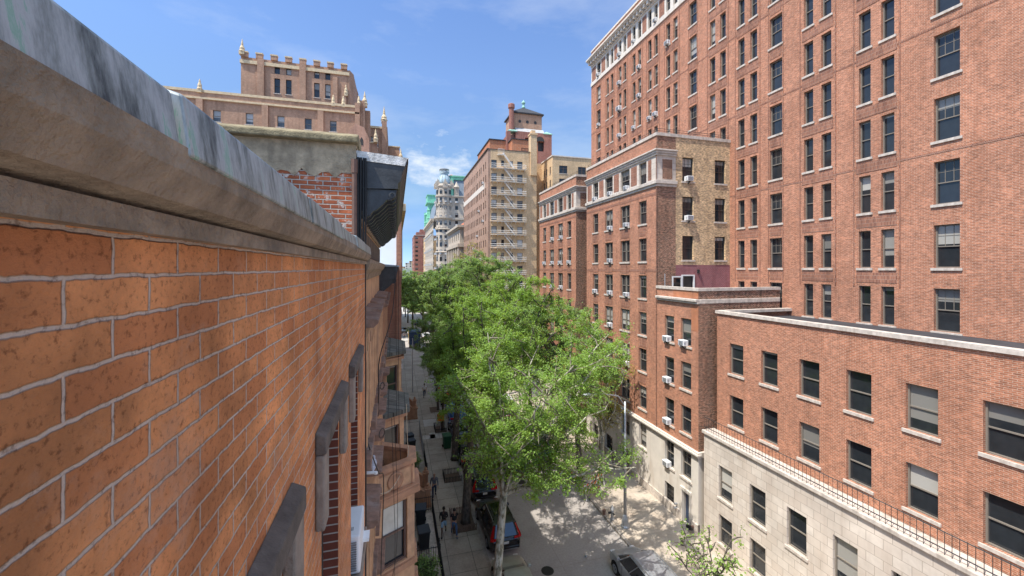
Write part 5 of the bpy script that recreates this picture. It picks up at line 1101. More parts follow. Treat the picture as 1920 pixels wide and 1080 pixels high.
# ------------------------------------------------------------------ trees
def tree_meshes(seed, H, fork, C, RR, limbs=8, subs=11, twigs=8, nleaf=36000, leaf=.12, lean=(0, 0), r0=.2, bark='bark_plane', lm='leaf_fresh', tw_len=.9, up=.25):
    rg = np.random.default_rng(seed); C = np.array(C, float); RR = np.array(RR, float)
    tk = MB(); fpt = np.array([lean[0], lean[1], fork])
    base = [np.array([0, 0, -.1]), np.array([0, 0, .25]), fpt * [.35, .35, .45], fpt * [.75, .75, .8], fpt]
    tk.tube(base, [r0 * 1.5, r0 * 1.12, r0, r0 * .92, r0 * .9], 10)
    anch = []
    def limb(p0, p1, ra, rb, n, sides, bend):
        mid = (p0 + p1) / 2 + np.array([0, 0, bend]) + rg.normal(0, .12, 3) * np.linalg.norm(p1 - p0) * .5
        ts = np.linspace(0, 1, n); P = [(1 - t) ** 2 * p0 + 2 * t * (1 - t) * mid + t * t * p1 + rg.normal(0, .02, 3) * (0 < t < 1) * np.linalg.norm(p1 - p0) for t in ts]
        tk.tube(P, [ra + (rb - ra) * t for t in ts], sides, cap=False, m=0 if ra > .05 else 1); return np.array(P)
    def inside(p): return (((p - C) / RR) ** 2).sum()
    for i in range(limbs):
        a = 2 * math.pi * (i * .618 + rg.uniform(-.06, .06)); e = rg.uniform(-.55, .9) if i % 3 else rg.uniform(.6, 1.3)
        d = np.array([math.cos(a) * math.cos(e), math.sin(a) * math.cos(e), math.sin(e)]); tgt = C + d * RR * rg.uniform(.75, .92)
        st = fpt + np.array([0, 0, rg.uniform(-.3, .25)]) * .6
        P = limb(st, tgt, r0 * rg.uniform(.45, .62), .025, 9, 6, np.linalg.norm(tgt - st) * rg.uniform(0, up))
        for j in range(subs):
            t = .22 + .76 * (j + rg.uniform(0, 1)) / subs; p = P[min(int(t * 8), 7)] * (1 - (t * 8) % 1) + P[min(int(t * 8) + 1, 8)] * ((t * 8) % 1)
            for _ in range(6):
                dd = rg.normal(0, 1, 3) + (p - C) / RR * .9; dd[2] *= .75; dd /= np.linalg.norm(dd); q = p + dd * rg.uniform(.9, 1.0) * min(RR) * .42
                if inside(q) < 1.02: break
            Q = limb(p, q, .045, .014, 6, 4, .12)
            for k in range(twigs):
                s = .25 + .75 * (k + rg.uniform(0, 1)) / twigs; b0 = Q[min(int(s * 5), 4)]; dd = rg.normal(0, 1, 3); dd[2] = dd[2] * .6 + .15; dd /= np.linalg.norm(dd)
                b1 = b0 + dd * tw_len * rg.uniform(.5, 1.1); tk.tube([b0, (b0 + b1) / 2 + rg.normal(0, .04, 3), b1], [.012, .008, .004], 3, cap=False, m=1); anch.append((b0, b1))
    A = np.array([a for a, b in anch]); Bq = np.array([b for a, b in anch]); n = nleaf
    w = rg.gamma(1.4, 1, len(A)); idx = rg.choice(len(A), n, p=w / w.sum()); t = rg.uniform(.15, 1.1, (n, 1)); ctr = A[idx] + (Bq[idx] - A[idx]) * t + rg.normal(0, .11, (n, 3)) * [1, 1, .75]
    nr = rg.normal(0, .62, (n, 3)); nr[:, 2] = np.abs(nr[:, 2]) + .45; nr /= np.linalg.norm(nr, axis=1, keepdims=True)
    ax = np.cross(nr, rg.normal(0, 1, (n, 3))); ax /= np.linalg.norm(ax, axis=1, keepdims=True); bx = np.cross(nr, ax); L = leaf * rg.uniform(.6, 1.25, (n, 1))
    V = np.stack([ctr - ax * L * .5, ctr + bx * L * .36 + nr * L * .08, ctr + ax * L * .5 - nr * L * .12, ctr - bx * L * .36 + nr * L * .08], 1).reshape(-1, 3)
    lm_ = bpy.data.meshes.new('crown'); lm_.vertices.add(n * 4); lm_.vertices.foreach_set('co', V.ravel()); lm_.loops.add(n * 4); lm_.loops.foreach_set('vertex_index', np.arange(n * 4)); lm_.polygons.add(n)
    lm_.polygons.foreach_set('loop_start', np.arange(0, n * 4, 4)); lm_.polygons.foreach_set('loop_total', np.full(n, 4)); lm_.update(calc_edges=True); lm_.materials.append(M[lm])
    tm = bpy.data.meshes.new('trunk'); tm.from_pydata([tuple(map(float, v)) for v in tk.v], [], tk.f); tm.polygons.foreach_set('use_smooth', [True] * len(tm.polygons)); tm.materials.append(M[bark]); tm.materials.append(M['bark_twig' if bark == 'bark_plane' else 'bark_dark']); tm.polygons.foreach_set('material_index', tk.mi); tm.update()
    return tm, lm_
def plant_tree(name, label, ms, loc, rz=0, sc=1.0, group='street trees', sz=None, cat='tree'):
    r = thing(name, label, cat, loc, group, rz); r.scale = (sc, sc, sz or sc)
    for nm, me in zip(('trunk', 'crown'), ms): o = bpy.data.objects.new(nm, me); COL.objects.link(o); o.parent = r
    return r
TA = tree_meshes(3, 14, 5.7, (3.7, 1.9, 9.7), (6.6, 5.8, 5.0), limbs=15, subs=13, twigs=9, nleaf=82000, leaf=.102, lean=(.55, .5), r0=.21)
plant_tree('plane_tree', 'plane tree with pale mottled trunk at the left kerb beside the silver saloon', TA, (4.55, 18.9, .15))
TB = tree_meshes(8, 15, 6.2, (3.6, .8, 11.3), (5.6, 5.2, 5.0), limbs=11, subs=12, twigs=9, nleaf=68000, leaf=.115, lean=(.5, .2), r0=.26, bark='bark_dark', lm='leaf_fresh')
plant_tree('street_tree', 'tall tree with thick dark trunk inside the brown picket guard', TB, (4.45, 26.9, .15), 0, 1.0, sz=1.04)
TD = tree_meshes(21, 16, 6.5, (2.2, 0, 11.6), (5.0, 5.0, 5.2), limbs=10, subs=11, twigs=8, nleaf=46000, leaf=.135, lean=(.4, 0), r0=.22, bark='bark_dark', lm='leaf_mid')
plant_tree('street_tree', 'broad bright green tree behind the dark trunked tree, over the left lane', TB, (5.0, 36.0, .15), .35, 1.05, sz=1.05)
plant_tree('street_tree', 'slim tree carrying the orange sign over the left pavement', TD, (4.7, 43.0, .15), 1.0, .55, sz=.66)
plant_tree('street_tree', 'leaning dark tree beside the tall reddish stoop', TD, (4.85, 49.2, .15), 2.6, .62, sz=.7)
plant_tree('street_tree', 'tall green tree over the left lane before the side street crossing', TD, (5.6, 57, .15), -.3, 1.05, sz=1.1)
plant_tree('street_tree', 'green tree over the road middle near the side street crossing', TD, (6.0, 72, .15), .3, 1.0, sz=1.1)
plant_tree('street_tree', 'bushy tree on the right kerb just past the traffic barricades', TD, (14.3, 30.2, .15), 2.75, 1.0, sz=.9)
plant_tree('street_tree', 'tall bright tree on the right kerb in front of the farther red wing', TB, (13.9, 41.5, .15), 3.5, .95, sz=1.0)
plant_tree('street_tree', 'tall light tree on the right kerb in front of the fire escapes', TD, (13.9, 52.5, .15), 3.0, 1.15, sz=1.19)
plant_tree('street_tree', 'green tree on the right kerb below the beige building corner', TD, (14.2, 64, .15), 3.4, 1.1, sz=1.17)
TY = tree_meshes(33, 14, 5.0, (0, 0, 10.5), (3.4, 3.4, 5.0), limbs=9, subs=8, twigs=6, nleaf=5200, leaf=.15, r0=.15, bark='bark_plane', lm='leaf_yellow', tw_len=1.2)
plant_tree('young_street_tree', 'sparse yellowish tree beside the stone base of the near wing', TY, (15.7, 29.0, .15), .5, .78, sz=.72)
plant_tree('street_tree', 'sparse yellow-leaved tree rising before the classical stone building', TY, (14.4, 82, .15), 1.5, 1.2, sz=1.5)
plant_tree('street_tree', 'yellow-green thin tree rising left of the fire escape building', TY, (13.5, 72, .15), 2.5, 1.2, sz=1.35)
TS = tree_meshes(41, 4, 1.6, (0, 0, 3.1), (2.5, 2.2, 1.5), limbs=12, subs=5, twigs=3, nleaf=900, leaf=.15, r0=.05, bark='bark_dark', lm='leaf_fresh', tw_len=.55, up=.05)
plant_tree('sapling', 'thin sapling with bare twigs and few green leaves beside the silver van', TS, (14.2, 16.0, .15), .5, 1.0)
TG = tree_meshes(55, 14, 5, (0, 0, 9.6), (5.6, 5.6, 4.8), limbs=8, subs=9, twigs=6, nleaf=15000, leaf=.3, r0=.2, bark='bark_dark', lm='leaf_mid', tw_len=1.2)
ft = [(6.5, 104, 'left'), (13.5, 92, 'right'), (4.5, 116, 'left'), (13.8, 108, 'right'), (3.6, 130, 'left'), (14, 124, 'right'), (3.2, 146, 'left'), (14, 142, 'right'), (3, 164, 'left'), (14, 160, 'right'), (3, 184, 'left'), (13.5, 182, 'right'), (1, 210, 'left'), (10, 232, 'middle'), (-3, 245, 'left'), (4, 275, 'middle'), (12, 290, 'right'), (-8, 300, 'left')]
for i, (x, y, s) in enumerate(ft):
    plant_tree('street_tree', 'distant green tree, %s pair beyond the crossing, %s side' % (ORD[i // 2], s) if s != 'middle' else 'distant green tree standing mid street %s' % ('before' if y < 250 else 'behind all others'), TG, (x, y, .1), i * 1.3, 1.0 + .1 * (i % 3), sz=1.0 + .15 * (i % 2))
ev = tree_meshes(61, 9, 2, (0, 0, 5), (2.6, 2.6, 4.6), limbs=9, subs=9, twigs=6, nleaf=16000, leaf=.2, r0=.2, bark='bark_dark', lm='leaf_dark', tw_len=.8)
for x, y, s, l in ((9.5, 150, 1.3, 'dark evergreen in the middle of the far street'), (13.0, 170, 1.6, 'dark evergreen at the foot of the ornate hotel')): plant_tree('evergreen_tree', l, ev, (x, y, 0), 0, s, 'dark evergreens')
sh = tree_meshes(71, 1.3, .3, (0, 0, .8), (.7, .9, .65), limbs=9, subs=6, twigs=5, nleaf=3500, leaf=.09, r0=.03, bark='bark_dark', lm='leaf_mid', tw_len=.3)
plant_tree('shrub', 'green shrub in the areaway bed behind the nearest iron fence', sh, (1.55, 22.2, .12), group='areaway shrubs', cat='shrub'); plant_tree('shrub', 'smaller green shrub at the bottom edge behind the nearest iron fence', sh, (1.7, 20.3, .12), 2, .9, 'areaway shrubs', cat='shrub')
plant_tree('shrub', 'low shrub sprouting by the trunk of the brown guard', sh, (1.4, 35, .12), 1, 1.0, 'areaway shrubs', cat='shrub')

# ------------------------------------------------------------------ street furniture
lp = thing('street_lamp', 'grey steel street lamp pole with flared base on the right pavement', 'street lamp', (14.4, 23.6, .15)); lx, ly = 14.4, 23.6
MB().lathe([(.30, 0), (.30, .05), (.24, .12), (.20, .55), (.13, .75), (.11, .8)], (lx, ly, .15), 8).build('base', 'galv', lp); MB().tube([(lx, ly, .9), (lx, ly, 8.3)], [.105, .065], 10).build('pole', 'galv', lp, smooth=True)
MB().tube([(lx, ly, 8.0), (lx - .5, ly, 8.7), (lx - 1.6, ly, 8.95), (lx - 2.4, ly, 8.95)], .04, 6).build('arm', 'galv', lp)
hd = MB().lathe([(.02, -.05), (.14, 0), (.17, .05), (.1, .12)], (0, 0, 0), 10, sx=2.2); hd.xf(0, Matrix.Translation((lx - 2.7, ly, 8.93))); h_ = hd.build('lamp_head', 'galv', lp); MB().lathe([(.1, -.09), (.13, -.055)], (lx - 2.7, ly, 8.93), 10, sx=1).build('lens', 'lens', h_)
hy = thing('fire_hydrant', 'silver topped slim fire hydrant with dark side cap on the right pavement', 'fire hydrant', (13.98, 24.5, .15))
MB().lathe([(.15, 0), (.15, .06), (.10, .08), (.10, .62)], (13.98, 24.5, .15), 12).build('barrel', 'galv', hy); MB().lathe([(.14, .62), (.14, .67), (.12, .78), (.06, .86), (.04, .88), (.04, .95)], (13.98, 24.5, .15), 12).build('bonnet', 'metal_roof', hy)
n_ = MB().lathe([(.07, 0), (.07, .14), (.09, .14), (.09, .2)], (0, 0, 0), 10); n_.xf(0, Matrix.Translation((13.9, 24.5, .62)) @ Matrix.Rotation(R(-90), 4, 'Y')); n_.build('outlet_cap', 'iron', hy); n_ = MB().lathe([(.05, 0), (.05, .12), (.065, .12), (.065, .16)], (0, 0, 0), 8); n_.xf(0, Matrix.Translation((13.98, 24.42, .6)) @ Matrix.Rotation(R(90), 4, 'X')); n_.build('outlet_cap', 'iron', hy)
tag(MB().lathe([(.10, 0), (.10, .22), (.12, .23), (.12, .32), (.05, .36)], (13.72, 25.15, .15), 10).build('pipe_stub', 'pipe_brown'), 'rusty short pipe stub at the kerb left of the hydrant', 'pipe stub')
bp = thing('grate_post', 'row of bent iron standpipes along the stone base', 'standpipe', (18.1, 26, .15))
for y in (29.2, 31.6, 34.0): MB().tube([(18.1, y, .15), (18.1, y, 1.15)], .05, 6).build('post', 'frame_brown', bp)
MB().tube([(18.1, 29.2, .9), (18.1, 34, .9)], .025, 5).build('rail', 'frame_brown', bp)
sc_ = thing('siamese_connection', 'twin dark brass standpipe heads low on the wall by the service door', 'standpipe', (18.2, 21.95, .15))
MB().tube([(18.38, 21.95, .45), (18.15, 21.95, .45)], .09, 8).build('body', 'pipe_brown', sc_)
for dy in (-.12, .12): s0 = MB().lathe([(.09, 0), (.11, .1), (.11, .18)], (0, 0, 0), 10); s0.xf(0, Matrix.Translation((18.12, 21.95 + dy, .42)) @ Matrix.Rotation(R(-70), 4, 'Y')); s0.build('cap', 'iron', sc_)
s2 = thing('wall_hydrant', 'small silver twin outlet on the stone wall left of the service door', 'standpipe', (18.2, 23.6, .6))
for dz in (0, .28): s0 = MB().lathe([(.06, 0), (.06, .16), (.08, .16), (.08, .2)], (0, 0, 0), 8); s0.xf(0, Matrix.Translation((18.38, 23.6, .75 + dz)) @ Matrix.Rotation(R(-90), 4, 'Y')); s0.build('outlet', 'galv', s2)
def barricade(label, x, y, rz, w=1.6):
    b = thing('traffic_barricade', label, 'barricade', (0, 0, 0), 'striped barricades')
    for z in (.85, .45):
        MB().box(-w / 2, w / 2, -.03, .0, z, z + .22).build('board', 'frame_white', b); s = MB(); k = -w / 2
        while k < w / 2 - .2: s.prism([(k + .02, -.034, z + .002), (k + .17, -.034, z + .002), (k + .29, -.034, z + .218), (k + .14, -.034, z + .218)], (0, .003, 0)); k += .32
        s.build('stripes', 'orange_stripe', b)
    for x_ in (-w / 2 + .15, w / 2 - .15):
        MB().prism([(x_, -.35, 0), (x_, -.30, 0), (x_, .02, 1.1), (x_, -.03, 1.1)], (.05, 0, 0)).prism([(x_, .35, 0), (x_, .30, 0), (x_, -.02, 1.1), (x_, .03, 1.1)], (.05, 0, 0)).build('leg', 'frame_white', b)
    b.location = (x, y, .15); b.rotation_euler.z = rz; return b
barricade('orange and white striped barricade nearest the kerb under the branches', 13.9, 27.4, .12); barricade('orange and white striped barricade standing just behind the first', 14.7, 28.3, .25); barricade('orange and white striped barricade in the road edge past the other two', 12.9, 29.4, -.15)
sg = thing('road_sign', 'square orange work sign hung on the slim kerb tree', 'sign', (4.5, 42.7, 1.5)); MB().box(4.12, 4.82, 42.6, 42.63, 1.2, 1.9).build('panel', 'orange_sign', sg, bevel=.01); MB().box(4.10, 4.84, 42.632, 42.64, 1.18, 1.92).build('border', 'cloth_black', sg)
MB().tube([(4.47, 42.66, .15), (4.47, 42.66, 1.95)], .03, 6).build('post', 'galv', sg)
sg = thing('road_sign', 'small orange diamond work sign above the blue tarp', 'sign', (5.9, 47.5, 2)); MB().prism([(5.55, 47.5, 2.6), (5.95, 47.5, 2.2), (6.35, 47.5, 2.6), (5.95, 47.5, 3.0)], (0, .03, 0)).build('panel', 'orange_sign', sg); MB().tube([(5.95, 47.55, 0), (5.95, 47.55, 2.9)], .03, 6).build('post', 'galv', sg)
gp_ = thing('street_lamp', 'thin pale lamp post with cross arm on the far left pavement', 'street lamp', (2.2, 57, .15)); MB().tube([(2.2, 57, .15), (2.2, 57, 7.5)], [.08, .06], 8).build('pole', 'galv', gp_); MB().tube([(2.2, 57, 6.0), (5.2, 57, 6.1)], .04, 6).build('arm', 'galv', gp_)
tag(MB().lathe([(.14, 0), (.17, .05), (.17, .22), (.14, .28)], (4.72, 18.55, 1.55), 10).lathe([(.13, -.05), (.16, 0)], (4.72, 18.5, 1.3), 8).build('bag', 'purple'), 'purple bag hung on the mottled plane trunk', 'bag')
tag(MB().lathe([(.235, 0), (.235, .07)], (4.62, 18.98, 1.2), 12).build('trunk_band', 'orange_stripe'), 'orange band round the foot of the mottled plane trunk', 'band')

# ------------------------------------------------------------------ cars
def car(label, x, y, mat, kind='sedan', rz=0, group='cars parked along the left kerb', L=4.75, Wd=1.85, name=None):
    S = {'suv': dict(H=1.72, belt=1.08, hood=1.06, gb=(-2.28, 1.05), gt=(-1.95, .35), tail=0), 'sedan': dict(H=1.45, belt=.94, hood=.92, gb=(-1.75, 1.15), gt=(-1.0, .25), tail=.98),
         'van': dict(H=1.78, belt=1.05, hood=1.02, gb=(-2.3, 1.55), gt=(-2.05, .55), tail=0), 'truck': dict(H=3.0, belt=1.1, hood=1.2, gb=(1.0, 2.2), gt=(1.1, 1.8), tail=0)}[kind]
    r = thing(name or 'parked_car', label, 'car' if kind != 'truck' else 'truck', (0, 0, 0), group); h = L / 2; w = Wd / 2
    belt, hood, tail = S['belt'], S['hood'], S['tail'] or S['belt']
    st = [(-h, .42, tail - .28, w * .86), (-h + .08, .30, tail - .1, w * .93), (-h + .3, .26, tail, w * .985), (S['gb'][0] + .1, .25, belt - .02, w), (0, .25, belt, w), (S['gb'][1], .25, hood + .02, w), (h - .75, .25, hood - .05, w * .99), (h - .3, .26, hood - .16, w * .94), (h - .08, .3, hood - .30, w * .86), (h, .42, hood - .42, w * .74)]
    bd = MB(); ring = []
    for yy, zb, zt, ww in st:
        b0 = len(bd.v); pts = [(ww * .90, zb), (ww * .99, zb + .16), (ww, (zb + zt) / 2), (ww * .97, zt - .08), (ww * .88, zt), (ww * .45, zt + .025), (-ww * .45, zt + .025), (-ww * .88, zt), (-ww * .97, zt - .08), (-ww, (zb + zt) / 2), (-ww * .99, zb + .16), (-ww * .90, zb)]
        bd.v += [(px, yy, pz) for px, pz in pts]; ring.append(b0)
    for a, c in zip(ring, ring[1:]):
        for k in range(12): bd.f.append((a + k, a + (k + 1) % 12, c + (k + 1) % 12, c + k)); bd.mi.append(0)
    bd.f.append(tuple(ring[0] + k for k in range(12))); bd.f.append(tuple(ring[-1] + 11 - k for k in range(12))); bd.mi += [0, 0]
    o = bd.build('body', mat, r, smooth=True); sb = o.modifiers.new('smooth', 'SUBSURF'); sb.levels = 1; sb.render_levels = 2
    H = S['H']; y0, y1 = S['gb']; t0, t1 = S['gt']; wb, wt = w * .93, w * .72
    def g(yf, zf):   # side point at fraction along (0 rear..1 front) and height 0..1
        return (y0 + (t0 - y0) * zf) * (1 - yf) + (y1 + (t1 - y1) * zf) * yf
    zb_, zt_ = belt - .04, H - .06; gl = MB(); P = []
    for z_, zf in ((zb_, 0), (zt_, 1)): ww = wb + (wt - wb) * zf; P.append([(-ww, g(0, zf) + .12 * (1 - zf), z_), (-ww * .8, g(0, zf) - .05, z_), (ww * .8, g(0, zf) - .05, z_), (ww, g(0, zf) + .12 * (1 - zf), z_), (ww, g(1, zf) - .22 * (1 - zf) - .1, z_), (ww * .8, g(1, zf) + .03, z_), (-ww * .8, g(1, zf) + .03, z_), (-ww, g(1, zf) - .22 * (1 - zf) - .1, z_)])
    for k in range(8): j = (k + 1) % 8; gl.face([P[0][k], P[0][j], P[1][j], P[1][k]])
    gl.build('windows', 'car_glass', r)
    rf = MB(); q = P[1]; c_ = ((q[0][0] + q[3][0]) / 2, (t0 + t1) / 2)
    def sc(p, s, z): return (c_[0] + (p[0] - c_[0]) * s, c_[1] + (p[1] - c_[1]) * s, z)
    for a, za, b_, zb2 in ((1.0, zt_ - .03, 1.04, zt_ + .0), (1.04, zt_, .97, H - .015), (.97, H - .015, .6, H + .012)):
        for k in range(8): j = (k + 1) % 8; rf.face([sc(q[k], a, za), sc(q[j], a, za), sc(q[j], b_, zb2), sc(q[k], b_, zb2)])
    rf.face([sc(p, .6, H + .012) for p in q]); rf.build('roof', mat, r, smooth=True)
    pl = MB()
    for k in (0, 1, 2, 3, 4, 5, 6, 7):
        a, b_ = Vector(P[0][k]), Vector(P[1][k]); pl.tube([a, b_], .035 if k in (0, 1, 2, 3) else .03, 5)
    for f in ((.36, .66) if kind != 'sedan' else (.5,)):
        for s in (-1, 1): pl.tube([(s * wb * 1.0, g(f, 0), zb_), (s * wt * 1.005, g(f, 1), zt_)], .03, 5)
    pl.build('pillars', mat if kind != 'van' else mat, r)
    if kind == 'suv': MB().box(-.42, .42, -1.2, .1, H + .005, H + .022).build('sunroof', 'car_glass', r)
    if kind in ('suv', 'van'):
        for s in (-1, 1): MB().tube([(s * wt * .93, t0 + .15, H + .01), (s * wt * .93, t0 + .4, H + .07), (s * wt * .93, t1 - .3, H + .07), (s * wt * .93, t1 - .05, H + .01)], .018, 5).build('roof_rail', 'rim', r)
    for s in (-1, 1):
        for yy in (-h + .92, h - .92):
            t = MB().lathe([(.20, -.105), (.31, -.11), (.345, -.08), (.345, .08), (.31, .11), (.2, .105)], (0, 0, 0), 20); rot = Matrix.Translation((s * (w - .10), yy, .345)) @ Matrix.Rotation(R(90), 4, 'Y'); t.xf(0, rot); tt = t.build('wheel', 'rubber', r)
            m_ = MB().lathe([(.06, .10 * s), (.21, .112 * s), (.225, .118 * s), (.225, .09 * s)], (0, 0, 0), 18)
            for k in range(5): a = k * 1.2566; m_.prism([(.03 * math.sin(a), -.03 * math.cos(a), .118 * s), (.2 * math.cos(a) + .03 * math.sin(a), .2 * math.sin(a) - .03 * math.cos(a), .118 * s), (.2 * math.cos(a) - .03 * math.sin(a), .2 * math.sin(a) + .03 * math.cos(a), .118 * s), (-.03 * math.sin(a), .03 * math.cos(a), .118 * s)], (0, 0, .012 * s))
            m_.xf(0, rot); m_.build('rim', 'rim', tt)
            ar_ = MB(); pr_ = [(yy + .41 * math.cos(a), .345 + .41 * math.sin(a)) for a in np.linspace(-.15, math.pi + .15, 14)]; ar_.prism([(s * (w - .3), p, z) for p, z in pr_], (s * .298, 0, 0)); ar_.build('wheel_arch', 'rubber', r)
        MB().box(s * (w + .02) - .09, s * (w + .02) + .09, y1 - .42, y1 - .26, belt + .0, belt + .15).build('wing_mirror', mat if kind != 'suv' else 'car_black', r, bevel=.03)
        if kind == 'suv': MB().prism([(s * (w * .80), -h + .02, .95), (s * (w * .98), -h + .12, .92), (s * (w * .96), -h + .14, 1.12), (s * wt * .98, -2.02, 1.62), (s * wt * .9, -2.1, 1.62), (s * (w * .80), -h + .06, 1.14)], (0, -.045, .0)).prism([(s * w * .5, -h - .0, .93), (s * w * .97, -h + .08, .93), (s * w * .97, -h + .08, 1.06), (s * w * .5, -h - .0, 1.06)], (0, -.04, 0)).build('tail_light', 'tail_red', r)
        else: MB().box(min(s * w * .55, s * w * .93), max(s * w * .55, s * w * .93), -h - .012, -h + .2, tail - .34, tail - .16).build('tail_light', 'tail_red', r, bevel=.02)
        MB().box(min(s * w * .50, s * w * .80), max(s * w * .50, s * w * .80), h - .3, h + .0, hood - .42, hood - .27).build('headlight', 'lamp_clear', r, bevel=.03)
        for yy in (-.1, -1.05): MB().box(s * (w + .004) - .012, s * (w + .004) + .012, yy - .1, yy + .1, belt - .2, belt - .17).build('door_handle', 'rim', r)
        ln = MB()
        for yy in (.85, -.2, -1.15): ln.box(s * w - .004, s * w + .004, yy - .006, yy + .006, .34, belt - .06)
        ln.build('door_seam', 'rubber', r)
    MB().box(-w * .86, w * .86, -h - .04, -h + .15, .34, .52).build('rear_bumper', 'rubber' if kind != 'suv' else 'car_black', r, bevel=.04); MB().box(-w * .7, w * .7, -h - .055, -h - .03, .34, .38).build('bumper_trim', 'rim', r)
    MB().box(-.16, .16, -h - .022, -h + .0, .68, .82).build('number_plate', 'plate', r)
    r.location = (x, y, 0); r.rotation_euler.z = rz; return r
car('silver saloon at the bottom edge beside the mottled plane trunk', 5.98, 20.1, 'car_greige', 'sedan')
car('black SUV with tall red tail lights parked behind the silver saloon', 6.25, 25.75, 'car_black', 'suv', L=4.85, Wd=1.94, rz=R(1))
car('black car with white number plate parked ahead of the black SUV', 6.2, 31.2, 'car_black', 'suv', L=4.7, Wd=1.88)
car('third black car along the left kerb, half hidden by leaves', 6.2, 36.6, 'car_black', 'sedan')
car('dark navy car beside the green bin', 6.2, 41.6, 'car_navy', 'sedan')
cb = car('car covered with bright blue tarpaulin past the orange sign', 6.5, 46.4, 'car_blue', 'van', L=4.9, name='covered_car')
for ch in cb.children:
    if ch.name.split('.')[0] in ('windows', 'pillars', 'door_seam', 'roof_rail', 'wing_mirror'): ch.data.materials[0] = M['car_blue']
car('white car past the blue covered one under the trees', 6.3, 52.6, 'car_white', 'suv'); car('silver car on the left lane before the crossing', 6.3, 58.4, 'car_silver', 'sedan')
G2 = 'cars on the right side of the road'
car('silver minivan parked at the right kerb near the lamp post', 12.66, 18.65, 'car_silver', 'van', 0, G2, L=4.95, Wd=1.95)
car('dark car on the right kerb behind the barricades', 12.5, 35.5, 'car_navy', 'sedan', 0, G2); car('red car on the right kerb under the trees', 12.5, 41.4, 'car_red', 'sedan', 0, G2); car('white van on the right kerb near the farther wing', 12.5, 47.3, 'car_white', 'van', 0, G2); car('black car on the right kerb hidden under the far trees', 12.5, 53.4, 'car_black', 'sedan', 0, G2)
G3 = 'far cars at the crossing'
tr_ = thing('delivery_truck', 'dark blue box truck with yellow side at the sunlit crossing', 'truck', (0, 0, 0), G3)
MB().box(-1.2, 1.2, -3, 2.2, .8, 3.4).build('box', 'car_navy', tr_); MB().box(-1.22, -1.2, -2.9, 2.1, .9, 3.3).build('side_panel', 'car_yellow', tr_); MB().prism([(-1.1, 2.25, .5), (-1.1, 4.0, .5), (-1.1, 4.0, 1.3), (-1.1, 3.5, 2.4), (-1.1, 2.25, 2.5)], (2.2, 0, 0)).build('cab', 'car_white', tr_)
for s in (-1, 1):
    for y in (-2, 3.1): t = MB().lathe([(.42, -.14), (.42, .14)], (0, 0, 0), 14); t.xf(0, Matrix.Translation((s * 1.0, y, .42)) @ Matrix.Rotation(R(90), 4, 'Y')); t.build('wheel', 'rubber', tr_)
tr_.location = (3.9, 92, 0)
for i, (x, y, mt, k, lb) in enumerate(((7, 101, 'car_white', 'sedan', 'white car just past the far crossing'), (8.6, 112, 'car_black', 'suv', 'black car beyond the crossing in the far road'), (2.0, 112, 'car_silver', 'sedan', 'silver car left of the far road in the sun'), (6.4, 126, 'car_blue', 'sedan', 'blue car far down the street'), (9.5, 140, 'car_silver', 'suv', 'silver car farthest down the street'), (-2, 92, 'car_black', 'sedan', 'black car on the side street at the crossing'), (6.9, 66, 'car_black', 'suv', 'black car in the left lane shade before the crossing'))):
    car(lb, x, y, mt, k, R(90) if i == 5 else 0, G3)

